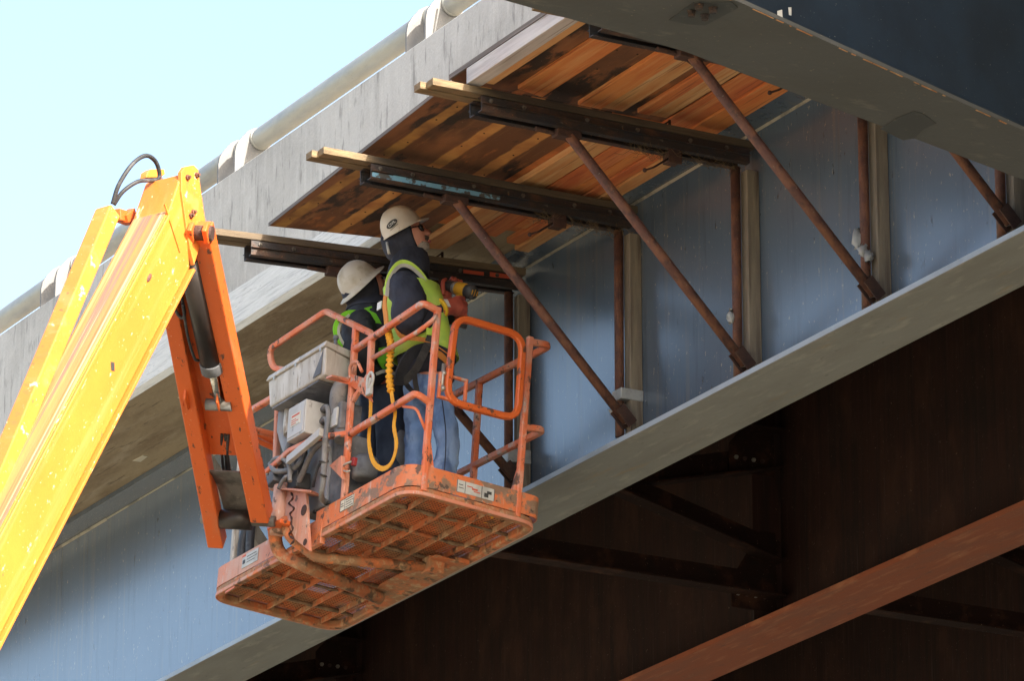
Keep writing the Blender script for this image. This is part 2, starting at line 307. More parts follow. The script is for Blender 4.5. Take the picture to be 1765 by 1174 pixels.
M['dirt'] = mat('dark_packed_dirt', (.07,.043,.027), .95, 0, [((.16,.09,.05), 7, (1,1,1), .46, .62, .8), ((.03,.022,.016), 12, (1,1,1), .52, .62, .8)], .6, 30)
M['mud'] = mat('mud_caked_steel', (.20,.125,.075), .85, 0, [((.33,.22,.13), 14, (1,1,1), .45, .6, .85), ((.08,.05,.03), 9, (1,1,1), .52, .62, .8), ((.50,.14,.045), 6, (1,1,1), .58, .65, .8)], .8, 45)
M['grey_paint'] = mat('dusty_grey_box', (.46,.44,.40), .7, 0, [((.32,.28,.23), 4, (1,1,.4), .44, .60, .8), ((.60,.58,.54), 10, (1,1,.25), .5, .64, .7), ((.10,.10,.11), 13, (1,1,.4), .60, .66, .85), ((.26,.2,.14), 22, (1,1,.2), .58, .66, .7)], .3, 60)
M['white_box'] = mat('pale_grey_enclosure', (.50,.49,.46), .55, 0, [((.38,.36,.32), 5, (1,1,.5), .46, .62, .7), ((.2,.18,.16), 20, (1,1,.4), .62, .67, .7)], .1, 40)
M['dark_grey'] = mat('dusty_dark_plastic', (.11,.115,.125), .7, 0, [((.22,.22,.225), 5, (1,1,1), .45, .65, .8), ((.05,.05,.055), 9, (1,1,1), .55, .68, .7), ((.4,.4,.4), 50, (1,1,1), .69, .73, .5)], .15, 60)
M['mid_grey'] = mat('dusty_grey_cover', (.30,.31,.33), .7, 0, [((.20,.21,.23), 3, (1,1,1), .45, .65, .7), ((.42,.42,.43), 30, (1,1,.4), .63, .72, .6)], .1, 60)
M['rubber'] = mat('black_rubber_hose', (.03,.032,.036), .6, 0, [((.12,.12,.125), 12, (1,1,1), .52, .68, .7)])
M['hose_grey'] = mat('dusty_grey_hose', (.17,.17,.17), .7, 0, [((.28,.27,.25), 9, (1,1,1), .48, .66, .8), ((.06,.06,.065), 14, (1,1,1), .58, .68, .6)])
M['cyl_black'] = mat('black_cylinder_paint', (.028,.022,.02), .4, .1, [((.12,.11,.10), 24, (1,1,.5), .66, .72, .6), ((.08,.04,.025), 5, (1,1,1), .5, .66, .6)])
M['chrome'] = mat('chrome_rod', (.7,.7,.68), .18, 1.0, [((.35,.34,.31), 30, (1,1,1), .5, .62, .8)])
M['raw_steel'] = mat('greasy_steel', (.24,.235,.225), .5, .5, [((.09,.085,.08), 6, (1,1,1), .45, .62, .8), ((.4,.39,.37), 45, (1,1,1), .62, .70, .6)], .2, 60)
M['decal'] = mat('label_sheet', (.62,.58,.47), .6, 0, [((.45,.40,.32), 12, (1,1,1), .5, .66, .6)])
M['decal_grey'] = mat('worn_label', (.50,.50,.47), .6, 0, [((.32,.32,.30), 10, (1,1,1), .5, .64, .7)])
M['print_black'] = mat('black_print', (.04,.04,.04), .6)
M['white_print'] = mat('white_print', (.80,.79,.76), .6)
M['dull_bolt'] = mat('dull_bolt', (.15,.135,.115), .6, .4, [((.07,.05,.04), 40, (1,1,1), .48, .6, .8)])
M['print_red'] = mat('red_print', (.55,.09,.04), .6)
M['print_orange'] = mat('orange_print', (.75,.25,.05), .6)

# people
M['skin'] = mat('skin', (.60,.29,.21), .5, 0, [((.62,.21,.15), 14, (1,1,1), .48, .64, .6), ((.46,.21,.14), 30, (1,1,1), .5, .66, .4)])
M['navy'] = mat('navy_sweatshirt', (.024,.028,.046), .85, 0, [((.042,.048,.07), 6, (1,1,.7), .44, .62, .8), ((.012,.014,.024), 8, (1,1,.5), .52, .64, .7)], 1.0, 14)
M['black_cloth'] = mat('black_jacket', (.016,.018,.024), .8, 0, [((.035,.038,.05), 7, (1,1,.7), .44, .62, .8)], 1.0, 14)
M['denim'] = mat('blue_denim', (.135,.235,.44), .85, 0, [((.27,.39,.60), 4, (1,1,.6), .44, .62, .85), ((.06,.11,.24), 6, (1,1,.45), .52, .64, .85), ((.38,.42,.46), 9, (1,1,.4), .61, .70, .6), ((.38,.34,.25), 5, (1,1,.6), .64, .72, .5)], 1.0, 13)
M['denim_dark'] = mat('dark_denim', (.022,.034,.065), .85, 0, [((.04,.055,.09), 6, (1,1,1), .45, .65, .7)], .7, 14)
M['lime'] = mat('lime_vest', (.52,.74,.10), .7, 0, [((.36,.62,.12), 5, (1,1,1), .45, .65, .8), ((.62,.70,.20), 9, (1,1,1), .55, .7, .6)], .5, 18)
M['lime_green'] = mat('green_vest', (.22,.62,.03), .7, 0, [((.15,.48,.03), 6, (1,1,1), .45, .65, .7)], .5, 18)
M['silver_tape'] = mat('reflective_tape', (.50,.49,.46), .4, .1, [((.38,.37,.33), 8, (1,1,1), .5, .66, .6)])
M['webbing_orange'] = mat('orange_webbing', (.70,.27,.055), .8, 0, [((.55,.2,.05), 20, (1,1,1), .5, .65, .6)], .4, 60)
M['webbing_yellow'] = mat('yellow_webbing', (.75,.36,.02), .75, 0, [((.62,.26,.015), 14, (1,1,1), .45, .65, .7)], .5, 60)
M['webbing_black'] = mat('black_webbing', (.035,.034,.035), .85, 0, [((.08,.075,.07), 15, (1,1,1), .5, .66, .7)], .4, 60)
M['hat'] = mat('scuffed_white_helmet', (.66,.61,.53), .45, 0, [((.58,.50,.40), 6, (1,1,1), .45, .65, .5), ((.30,.25,.2), 26, (1,1,1), .66, .71, .7), ((.12,.1,.09), 60, (1,1,1), .70, .73, .7)])
M['hat_dirty'] = mat('dirty_white_helmet', (.54,.51,.45), .5, 0, [((.36,.31,.22), 10, (1,1,1), .46, .64, .75), ((.14,.11,.08), 28, (1,1,1), .62, .69, .7), ((.62,.6,.56), 5, (1,1,1), .55, .7, .6)])
M['glove'] = mat('orange_rubber_glove', (.50,.10,.065), .5, 0, [((.60,.17,.12), 14, (1,1,1), .45, .65, .7), ((.34,.06,.04), 9, (1,1,1), .54, .68, .6)], .25, 50)
M['glove_cuff'] = mat('yellow_cuff', (.75,.45,.02), .7)
M['lens'] = mat('black_lens', (.006,.006,.007), .12)
M['beard'] = mat('grey_beard', (.36,.32,.29), .9, 0, [((.12,.09,.08), 60, (1,1,1), .5, .62, .7)], .5, 120)
M['beard_dark'] = mat('dark_moustache', (.09,.06,.05), .9, 0, [((.2,.17,.15), 60, (1,1,1), .5, .62, .6)], .5, 120)
M['lips'] = mat('lips', (.45,.13,.11), .5)
M['drill_yellow'] = mat('yellow_tool_plastic', (.72,.37,.03), .4, 0, [((.5,.27,.05), 18, (1,1,1), .55, .68, .6)])
M['drill_black'] = mat('black_tool_plastic', (.05,.052,.056), .5, 0, [((.1,.1,.1), 20, (1,1,1), .5, .66, .6)])
M['drill_grey'] = mat('grey_tool_metal', (.34,.34,.34), .4, .5)
M['boot'] = mat('work_boot', (.09,.06,.04), .75, 0, [((.16,.12,.08), 9, (1,1,1), .5, .66, .7)])
M['red'] = mat('red_plastic', (.28,.02,.02), .5)
M['zinc'] = mat('zinc_hardware', (.45,.43,.38), .45, .7, [((.2,.18,.15), 30, (1,1,1), .5, .65, .6)])
M['tape_rag'] = mat('grey_plastic_wrap', (.36,.38,.39), .5, 0, [((.22,.23,.24), 14, (1,1,1), .45, .65, .7)], .6, 30)
M['straw'] = mat('dry_grass', (.16,.11,.06), .9)
M['weld'] = mat('pale_caulk_bead', (.36,.34,.28), .8, 0, [((.12,.12,.11), 9, (.5,1,1), .5, .62, .8)])

# ------------------------------------------------------------------ setting
GZ = 0.0
g = MB(); 
N = 24
for i in range(N):
    for j in range(N):
        pass
g.add([(-3500,-3500,0),(3500,-3500,0),(3500,3500,0),(-3500,3500,0)], [(0,1,2,3)])
go = obj('ground', g, M['ground']); tag(go, 'dry tan ground below the bridge', None, None, 'structure')

ZF, ZS, YW = 10.935, 12.63, 15.20      # flange underside, deck soffit, outer web
# deck: edge slab band, parapet wall, soffit
dk = thing('bridge_deck', (-40, 14.16, ZS), 'grey concrete bridge deck edge and parapet running down to the left', 'bridge deck'); tag(dk, kind='structure')
X0, X1 = -95.0, -20.2
m = MB(); m.box((X0, 14.19, ZS), (X1, 62.0, ZS+.25)); obj('deck_slab', m, M['soffit'], dk)
m = MB(); m.prism([(X0,14.155,ZS+.035),(X0,14.155,ZS+.29),(X0,14.19,ZS+.29),(X0,14.19,ZS),(X0,14.185,ZS)], (X1-X0,0,0)); obj('edge_band', m, M['concrete_edge'], dk)
m = MB(); m.prism([(X0,14.168,ZS+.292),(X0,14.172,13.785),(X0,14.187,13.80),(X0,14.50,13.80),(X0,14.52,ZS+.292)], (X1-X0,0,0)); obj('parapet', m, M['concrete'], dk)
# small patch stain plates on the soffit
m = MB()
for (xa, ya) in ((-32.6,14.8),(-31.1,14.45),(-33.9,14.6)):
    m.prism([(xa,ya,ZS-.004),(xa+.16,ya+.01,ZS-.004),(xa+.15,ya+.05,ZS-.004),(xa+.01,ya+.06,ZS-.004)], (0,0,.006))
obj('soffit_patch', m, M['decal'], dk)
# the wider deck beyond the cap beam (its shade darkens the beam)
m = MB()
slots = [(-19.1, 12.9), ]
m.box((-18.2, 12.2, 12.78), (45.0, 62.0, 13.05)); m.box((-20.15, 14.25, 12.78), (-18.2005, 62.0, 13.05))
wd = obj('approach_deck', m, M['soffit']); tag(wd, 'wider concrete deck above the dark blue beam', None, None, 'structure')

def girder(Yc, xa, xb, web, fl, edge, label, cat='girder'):
    t = thing('bridge_girder', ((xa+xb)/2, Yc, ZF), label, cat, 'steel girders under the deck')
    m = MB(); m.box((xa, Yc-.007, ZF+.036), (xb, Yc+.007, 12.588)); obj('web', m, web, t)
    m = MB(); m.box((xa, Yc-.25, ZF), (xb, Yc+.25, ZF+.034)); obj('bottom_flange', m, fl, t, bevel=.004)
    m = MB(); m.box((xa, Yc-.252, ZF+.003), (xb, Yc-.2503, ZF+.0345)); obj('flange_edge', m, edge, t)
    m = MB(); m.box((xa, Yc-.20, 12.59), (xb, Yc+.20, 12.627)); obj('top_flange', m, web, t)
    m = MB()
    x = xa
    while x < xb-.1:
        l = random.uniform(.5, 2.2); e = min(xb, x+l)
        r = random.uniform(.006, .013)
        m.prism([(x,Yc-.008,12.588),(x,Yc-.008-r,12.588),(x,Yc-.008,12.588-r*1.4)], (e-x,0,0)); x = e+.002
    obj('weld_bead', m, M['weld'] if web is M['blue'] else web, t)
    m = MB(); m.prism([(xa,Yc-.008,ZF+.0345),(xa,Yc-.022,ZF+.0345),(xa,Yc-.008,ZF+.05)], (xb-xa,0,0)); obj('weld_bead', m, web, t)
    return t
g1 = girder(YW, -95, -21.02, M['blue'], M['flange'], M['blue_edge'], 'outer blue steel girder with pale grey underside behind the workers')
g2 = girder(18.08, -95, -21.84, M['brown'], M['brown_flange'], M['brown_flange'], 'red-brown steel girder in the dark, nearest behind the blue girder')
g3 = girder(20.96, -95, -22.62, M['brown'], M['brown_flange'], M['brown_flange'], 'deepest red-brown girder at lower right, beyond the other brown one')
for t, Yc in ((g2, 18.08), (g3, 20.96)):
    for X in (-35.35, -29.05, -22.75):
        m = MB(); m.box((X-.02, Yc-.24, ZF+.036), (X+.02, Yc-.01, 12.588)); obj('stiffener', m, M['brown'], t)
        m = MB(); m.box((X-.25, Yc-.075, ZF+.036), (X-.02, Yc-.02, 12.588)); obj('connection_plate', m, M['brown'], t)
cf_lab = {(-29.05,0):'dark cross frame of crossed angles between blue and brown girders, right of the orange platform', (-35.35,0):'dark cross frame below the left end of the platform, under the grey flange',
          (-29.05,1):'dark cross frame strut at the lower right edge, beyond the red-brown flange', (-35.35,1):'far dark cross frame hidden low behind the red-brown flange', (-22.75,0):'near dark cross frame hidden behind the blue girder at right'}
for (X, k), lb in cf_lab.items():
    ya, yb = (YW+.06, 18.08-.06) if k == 0 else (18.08+.06, 20.96-.06)
    t = thing('cross_frame', (X, (ya+yb)/2, 11.1), lb, 'cross frame', 'steel cross frames between girders')
    def angle(n, z0, z1, dx, leg=.17):
        m = MB(); a = A([X+dx, ya, z0]); b = A([X+dx, yb, z1])
        m.beam(a, b, .012, leg, (0,0,1)); d = nrm(b-a); up = nrm(np.cross(d, (1,0,0))); up = up if up[2] > 0 else -up
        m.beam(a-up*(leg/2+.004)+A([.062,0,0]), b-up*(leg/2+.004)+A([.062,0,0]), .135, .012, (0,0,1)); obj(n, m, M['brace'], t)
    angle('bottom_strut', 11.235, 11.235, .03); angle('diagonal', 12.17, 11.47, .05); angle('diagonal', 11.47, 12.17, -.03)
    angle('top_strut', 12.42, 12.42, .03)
    for yy, s_ in ((ya, 1), (yb, -1)):
        for z0, z1 in ((11.05, 11.62), (12.02, 12.50)):
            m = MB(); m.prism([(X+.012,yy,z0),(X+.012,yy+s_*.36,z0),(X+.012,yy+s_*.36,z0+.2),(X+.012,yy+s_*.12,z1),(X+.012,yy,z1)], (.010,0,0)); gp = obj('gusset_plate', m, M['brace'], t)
            for k in range(4):
                m = MB(); m.lathe([(.016,0),(.016,.012),(.009,.013),(.009,.024)], (X+.0225, yy+s_*(.10+.07*k), z0+.10), (1,0,0), 6, False); obj('bolt', m, M['zinc'] if k % 2 else M['rust_dark'], gp)

# ------------------------------------------------------------------ cap beam (upper right)
capF = [(-20.03,10.962),(-20.186,12.057),(-20.894,14.528),(-22.6,20.5)]
capN = [(-19.30,10.80),(-19.505,11.941),(-20.294,14.121),(-21.95,20.4)]
cp = thing('cap_beam', (-20.2, 13.0, 10.95), 'dark steel cross beam with wide grey bottom plate crossing the upper right corner', 'beam')
m = MB()
for i in range(3):
    m.hexa([(*capN[i],10.95),(*capN[i+1],10.95),(*capF[i+1],10.95),(*capF[i],10.95),(*capN[i],10.972),(*capN[i+1],10.972),(*capF[i+1],10.972),(*capF[i],10.972)])
obj('bottom_flange', m, M['cap_flange'], cp)
m = MB(); m.prism([(-20.035,10.958,10.952),(-19.302,10.796,10.952),(-19.302,10.796,10.97),(-20.035,10.958,10.97)], (.001,-.004,0)); obj('end_plate', m, M['blue_edge'], cp)
def mix2(a, b, t): return (a[0]*(1-t)+b[0]*t, a[1]*(1-t)+b[1]*t)
capZ = [11.30, 11.78, 12.55, 12.67]
for tt in (.16, .84):
    m = MB()
    for i in range(3):
        a, b = mix2(capN[i], capF[i], tt), mix2(capN[i+1], capF[i+1], tt); d = nrm(A([b[0]-a[0], b[1]-a[1], 0])); n = A([d[1], -d[0], 0])*.008
        a, b = A([*a, 10.973]), A([*b, 10.973]); ha, hb = A([0,0,capZ[i]-10.973]), A([0,0,capZ[i+1]-10.973])
        m.hexa([a+n,b+n,b-n,a-n,a+n+ha,b+n+hb,b-n+hb,a-n+ha])
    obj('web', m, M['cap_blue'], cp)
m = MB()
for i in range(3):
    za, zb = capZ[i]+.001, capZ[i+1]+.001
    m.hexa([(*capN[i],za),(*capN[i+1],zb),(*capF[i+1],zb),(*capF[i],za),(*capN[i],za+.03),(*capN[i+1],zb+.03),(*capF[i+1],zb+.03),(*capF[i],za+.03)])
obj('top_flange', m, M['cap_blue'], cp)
m = MB(); a, b = A([*mix2(capN[0], capF[0], .16), 11.0]), A([*mix2(capN[2], capF[2], .16), 11.0]); a1 = A([*mix2(capN[1], capF[1], .16), 11.0]); d = nrm(b-a1); n = A([d[1], -d[0], 0])
def web_pt(px, py): q = sight(px, py); return EYE+q*(((a1-EYE)@n)/(q@n))+n*.0095
m.prism([web_pt(*q) for q in ((1322,24),(1330,23),(1331,28))], n*.002); m.prism([web_pt(*q) for q in ((1337,19),(1345,17),(1346,35),(1337,30))], n*.002); m.prism([web_pt(*q) for q in ((1356,13),(1361,13),(1361,27),(1357,26))], n*.002)
obj('pale_mark', m, M['decal_grey'], cp, kind='stuff')  # three small pale shapes on the near web
# bolted splice patch and touch-up patch on the underside, near edge bead
def cap_pt(px, py): return on(px, py, 2, 10.9495)
pa = [cap_pt(*q) for q in ((1153,33),(1195,3),(1262,2),(1272,12),(1215,42),(1185,40))]
m = MB(); m.prism(pa, (0,0,-.004)); obj('splice_plate', m, M['cap_patch'], cp)
for (bx_, by_) in ((1205,7),(1192,19),(1215,25),(1229,13)):
    m = MB(); q = on(bx_, by_, 2, 10.945); m.lathe([(.026,0),(.026,-.004),(.02,-.005),(.02,-.024),(.017,-.027)], q, (0,0,1), 6, False); obj('bolt', m, M['steel_dark'], cp)
pa = [cap_pt(*q) for q in ((1518,222),(1545,203),(1575,191),(1590,195),(1614,212),(1592,222),(1576,238),(1556,241))]
m = MB(); m.prism(pa, (0,0,-.0015)); obj('paint_patch', m, M['cap_patch'], cp)
m = MB()
for i in range(3):
    a, b = A([*mix2(capN[i], capF[i], .16), 10.973]), A([*mix2(capN[i+1], capF[i+1], .16), 10.973]); d = nrm(b-a); n = A([d[1], -d[0], 0])
    m.prism([a+n*.008, a+n*.022, a+n*.008+A([0,0,.014])], b-a)
obj('weld_bead', m, M['cap_blue'], cp)
m = MB()
for i in range(46):
    t = random.uniform(.05, .95); k = random.choice((0,1,1)); a, b = A([*capN[k], 10.949]), A([*capN[k+1], 10.949]); q = a+(b-a)*t
    l = random.uniform(.01, .09); d = nrm(b-a)
    m.obox(q+A([-.006,0,-.001]), (d, np.cross(d,(0,0,1)), (0,0,1)), (l, random.uniform(.003,.007), .003))
obj('rust_chips', m, M['plank_tan'], cp, kind='stuff')

# ------------------------------------------------------------------ bridge railing: big pipe on concrete-topped posts
rl = thing('bridge_railing', (-30, 14.40, 13.85), 'fat galvanised pipe rail on white curved posts along the parapet top', 'railing')
m = MB()
n = 20; prof = [(.076*math.cos(2*math.pi*i/n), .076*math.sin(2*math.pi*i/n)) for i in range(n)]
m.sweep([(x, 14.42, 14.107) for x in np.linspace(-95, -20.5, 40)], prof, (0,1,0), smooth=True); obj('rail_pipe', m, M['galv'], rl)
def post_plate(x, th, mm):
    pts = [(14.235,13.795),(14.235,13.98),(14.245,14.035),(14.262,14.068),(14.28,14.095),(14.325,14.15),(14.375,14.183),(14.43,14.192),(14.50,14.15),(14.505,14.06),(14.45,14.02),(14.40,13.985),(14.388,13.93),(14.40,13.795)]
    mm.prism([(x, y, z) for y, z in pts], (th, 0, 0))
for k, X in enumerate((-24.25,-27.03,-29.80,-32.78,-35.75,-38.7,-41.7)):
    for dx in (-.28, -.02):
        m = MB(); post_plate(X+dx, .022, m); p_ = obj('rail_post', m, M['parapet_post'], rl, bevel=.003)
    m = MB(); m.cyl((X+.003,14.42,14.107),(X+.03,14.42,14.107),.079,20); obj('pipe_collar', m, M['galv'], rl)
# thin cable on top near the frame edge
m = MB(); m.tube(curve([(-26.75,14.345,14.2),(-26.62,14.33,14.09),(-26.5,14.335,14.055),(-26.38,14.34,14.09),(-26.25,14.35,14.2)]), .007, 6)
cb = obj('cable', m, M['rubber']); tag(cb, 'thin black cable drooping off the pipe rail at the top edge', 'cable')

# ------------------------------------------------------------------ formwork: plywood, planks, joists
fw = thing('plywood_panel', (-26.2, 13.8, 12.6), 'dark brown plywood form panel with pale joist marks above the hard hats', 'plywood panel')
z0 = 12.600
m = MB(); m.prism([(-27.54,13.405,z0-.006),(-24.80,13.245,z0),(-24.80,14.31,z0),(-27.38,14.31,z0),(-27.41,14.10,z0-.003)], (0,0,.018)); obj('sheet', m, M['ply_ghost'], fw)
m = MB(); m.prism([(-27.00,14.312,z0),(-24.80,14.312,z0),(-24.80,15.0,z0),(-26.86,15.0,z0)], (0,0,.018)); obj('sheet', m, M['ply_orange'], fw)
m = MB(); m.prism([(-27.545,13.399,z0-.008),(-24.82,13.239,z0-.003),(-24.82,13.242,z0-.003),(-27.545,13.403,z0-.008)], (0,0,.024)); obj('sheet_edge', m, M['ply_edge'], fw)
pl2 = thing('plywood_panel', (-23, 14, 12.6), 'plywood form panel with orange joists beside the dark cross beam', 'plywood panel')
m = MB(); m.box((-24.79,13.225,z0), (-21.0,15.0,z0+.018)); obj('sheet', m, M['ply_dark'], pl2)
m = MB(); m.box((-24.79,13.21,z0+.001), (-21.0,13.2245,z0+.03)); obj('sheet_edge', m, M['ply_edge'], pl2)
def plank(xa, xb, ya, yb, zb, zt, mt, label, skew=0.0, cat='plank', group='form planks under the deck edge', name='plank', chip=0):
    m = MB(); m.hexa([(xa,ya,zb),(xb,ya+skew,zb),(xb,yb+skew,zb),(xa+chip,yb,zb),(xa,ya,zt),(xb,ya+skew,zt),(xb,yb+skew,zt),(xa+chip,yb,zt)])
    o = obj(name, m, mt, bevel=.003); tag(o, label, cat, group); return o
# panel nearer the boom
plank(-27.36,-24.9,14.36,14.53,12.556,12.598,M['plank_tan'],'pale red-streaked plank whose sawn end shows right of the front worker\'s face', chip=.05)
plank(-26.95,-24.9,14.545,14.70,12.558,12.598,M['plank_red'],'red-stained plank between bracket beams, next to the pale plank')
plank(-26.75,-24.9,14.715,14.80,12.566,12.598,M['plank_orange'],'narrow orange plank strip between the bracket beams')
plank(-27.02,-24.9,14.815,14.90,12.560,12.5985,M['plank_red'],'dark red inner plank ending above the front bracket diagonal')
plank(-27.08,-24.88,14.905,15.005,12.546,12.5985,M['plank_tan'],'tan plank lying right against the blue girder top flange')
# panel near the cross beam: joists and planks
plank(-24.58,-21.0,13.212,13.305,12.500,12.598,M['joist_grey'],'lilac grey edge joist along the outer side of the near panel', name='joist', cat='joist', group='form joists')
plank(-24.52,-21.0,13.308,13.36,12.503,12.598,M['plank_tan'],'narrow tan strip beside the lilac grey edge joist')
plank(-24.67,-21.0,13.60,13.79,12.573,12.598,M['plank_orange'],'wide orange plank with a grey weathered end near the middle bracket beam', name='joist', cat='joist', group='form joists', chip=-.05)
plank(-24.72,-21.0,14.03,14.185,12.571,12.598,M['plank_orange'],'orange plank with swirling grain, third from the outer edge', name='joist', cat='joist', group='form joists')
plank(-24.70,-21.0,14.19,14.325,12.576,12.598,M['plank_tan'],'tan plank directly touching the swirling orange plank', group='form planks under the deck edge')
plank(-24.66,-21.0,14.40,14.485,12.568,12.598,M['plank_red'],'red plank under the top of the near bracket diagonal')
plank(-24.66,-21.0,14.49,14.60,12.572,12.598,M['plank_tan'],'light tan plank crossing behind the near bracket diagonal')
plank(-24.80,-21.0,14.64,14.82,12.584,12.598,M['plank_red'],'dark red wide plank between the tan planks near the girder')
plank(-24.84,-21.0,14.825,14.998,12.572,12.598,M['plank_orange'],'innermost orange plank along the girder beside the near diagonal')

for par, xs, ys, zz, lb in ((fw, np.arange(-27.3,-24.9,.31), (13.46,13.81,14.125), 12.596, None), (pl2, np.arange(-24.6,-21.3,.33), (13.45,13.86,13.97), 12.598, None)):
    m = MB()
    for x in xs:
        for y in ys:
            q = (x+random.uniform(-.06,.06), y+random.uniform(-.03,.03), zz); m.lathe([(.0065,0),(.006,-.003)], q, (0,0,1), 6, False)
    obj('nail_heads', m, M['rust_dark'], par, None, 0, 'stuff')
# ------------------------------------------------------------------ overhang brackets
def bracket(first=True):
    """local frame: origin on the web at Y=YW, x along the bridge, y into the bridge"""
    t = bpy.data.objects.new('overhang_bracket', None); put(t, None, Matrix.Identity(4)); F = Matrix.Identity(4)
    # two timbers lying flat on the steel
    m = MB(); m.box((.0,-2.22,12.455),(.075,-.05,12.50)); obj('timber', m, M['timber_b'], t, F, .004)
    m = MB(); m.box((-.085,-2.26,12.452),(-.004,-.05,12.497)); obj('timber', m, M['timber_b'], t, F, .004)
    # two steel channels
    for sx in (1, -1):
        m = MB(); x = .072*sx; i = -.003*sx
        m.box((min(x,x-.006*sx),-1.90,12.356),(max(x,x-.006*sx),-.09,12.4495))
        a, b = sorted((x-.0065*sx, x-.045*sx)); m.box((a,-1.90,12.356),(b,-.09,12.362)); m.box((a,-1.90,12.443),(b,-.09,12.449))
        a, b = sorted((x+.0005*sx, x+.02*sx)); m.box((a,-1.90,12.400),(b,-.09,12.404))
        obj('channel', m, M['steel_dark'], t, F)
    for y in (-1.84,-1.62,-1.2,-.86,-.5,-.25):
        m = MB(); m.lathe([(.014,0),(.014,.008),(.007,.009),(.007,.018)], (.0725,y,12.425), (1,0,0), 6, False); obj('bolt', m, M['dull_bolt'], t, F)
    # hanger clip and bent bolt underneath
    m = MB(); m.box((-.05,-.62,12.29),(.05,-.54,12.354)); m.box((.051,-.64,12.27),(.06,-.55,12.40)); obj('hanger_clip', m, M['rust_dark'], t, F, .004)
    m = MB(); m.tube([(.04,-.63,12.30),(.055,-.74,12.22),(.06,-.80,12.19)], .007, 6); m.ball((.06,-.805,12.188), .014, 8); obj('hanger_bolt', m, M['rust_dark'], t, F)
    m = MB(); m.box((-.012,-.60,12.503),(-.004,-.585,12.565)); m.tube([(-.01,-.66,12.505),(-.006,-.59,12.56)], .006, 6); obj('clip_wire', m, M['rust_dark'], t, F)
    # vertical tube, spacer post, edge angle
    m = MB(); m.tube([(-.03,-.13,11.02),(-.03,-.13,12.355)], .029, 12); obj('vertical_tube', m, M['rust'], t, F)
    m = MB(); m.hexa([(-.03,-.095,10.975),(.045,-.095,10.975),(.045,-.0085,10.975),(-.03,-.0085,10.975),(-.035,-.09,12.33),(.04,-.09,12.33),(.04,-.0085,12.33),(-.035,-.0085,12.33)]); obj('spacer_post', m, M['timber_z'], t, F, .004)
    # diagonal strut with shoe
    m = MB(); m.tube([(.045,-.125,11.10),(.02,-1.29,12.33)], .03, 12); obj('diagonal_strut', m, M['rust'], t, F)
    m = MB(); a = A([.045,-.125,11.105]); d = nrm(A([0,-1.165,1.23])); u_ = nrm(np.cross(d,(1,0,0)))
    for sx in (-1,1): m.obox(a+d*.03+A([.036*sx,0,0]), (d, (1,0,0), u_), (.13,.007,.075))
    m.obox(a+d*.03+u_*.034, (d,(1,0,0),u_), (.13,.065,.006)); obj('strut_shoe', m, M['rust_dark'], t, F)
    m = MB(); m.obox((.01,-1.30,12.335), ((0,1,0),(1,0,0),(0,0,1)), (.16,.075,.05)); m.tube([(-.005,-1.50,12.345),(-.005,-1.34,12.335),(-.005,-1.22,12.28)], .016, 8); obj('strut_head', m, M['rust_dark'], t, F, .004)
    m = MB(); m.tube([(-.05,-.13,11.10),(.04,-.13,11.10)], .012, 8); m.ball((.04,-.13,11.10), .016, 8); obj('pin', m, M['zinc'], t, F)
    return t
base = bracket()
BL = [(-26.02, 0.025, 0, 'middle bracket beam with flaking blue paint just above the front worker\'s helmet'),
      (-24.63, -.01, 0, 'bracket beam with its sunlit timber end high in front of the lilac grey joist'),
      (-23.23, 0, 0, 'bracket whose diagonal tube reaches up under the dark cross beam'),
      (-21.87, 0, 0, 'bracket mostly hidden behind the cross beam at the right edge'),
      (-27.42, .05, .13, 'loosened bracket beam behind the workers\' heads, its timber lit beside the boom')]
BR = []
for i, (X, dz, ang, lb) in enumerate(BL):
    Fm = Matrix.Translation((X, YW, dz)) @ Matrix.Rotation(-ang, 4, 'Z')
    if i == 0: b_ = base; WM[base] = Fm; base.matrix_basis = Fm
    else: b_ = dup(base, Fm)
    tag(b_, lb, 'bracket', 'overhang brackets along the blue girder'); BR.append((b_, Fm))
for b_, Fm in BR:
    for ch in b_.children: WM[ch] = Fm @ ch.matrix_basis
# individual features
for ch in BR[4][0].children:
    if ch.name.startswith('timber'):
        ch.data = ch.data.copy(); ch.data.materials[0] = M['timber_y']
m = MB(); m.box((.0755,-1.895,12.366),(.0765,-1.02,12.395)); m.box((.0755,-1.75,12.395),(.0765,-1.62,12.41)); 
obj('blue_paint', m, M['bluechip'], BR[0][0], BR[0][1])
m = MB(); m.box((.0755,-.30,12.405),(.0765,-.12,12.44)); m.box((.0755,-.48,12.41),(.0765,-.34,12.435)); obj('red_paint', m, M['print_red'], BR[4][0], BR[4][1])
# tape and rags on the posts
def rag(bi, pts, name, label):
    F = BR[bi][1]; m = MB()
    for (c, r) in pts:
        m.ball(c, r, 10)
    o = obj(name, m, M['tape_rag'], None, F); o.matrix_basis = F
    for v in o.data.vertices: v.co += Vector((random.uniform(-1,1), random.uniform(-1,1), random.uniform(-1,1)))*.012
    tag(o, label, 'rag', 'plastic scraps stuck on the bracket posts')
rag(2, [((-.06,-.16,11.46),(.03,.03,.06)), ((-.02,-.15,11.38),(.03,.03,.035)), ((.02,-.14,11.33),(.03,.03,.03))], 'plastic_scrap', 'grey crumpled plastic on the post right of the near diagonal')
rag(1, [((-.05,-.16,11.42),(.028,.03,.045))], 'plastic_scrap', 'small grey blob on the post with the rust edge')
rag(0, [((-.06,-.15,11.19),(.035,.025,.022)), ((-.02,-.16,11.18),(.03,.03,.02))], 'plastic_scrap', 'white torn scrap below the taped post section')
m = MB(); m.box((-.066,-.165,11.245),(.05,-.006,11.315)); o = obj('tape_band', m, M['tape_rag'], None, BR[0][1], .006); tag(o, 'silver tape band around post and timber left of the second diagonal', 'tape', 'tape bands on posts')
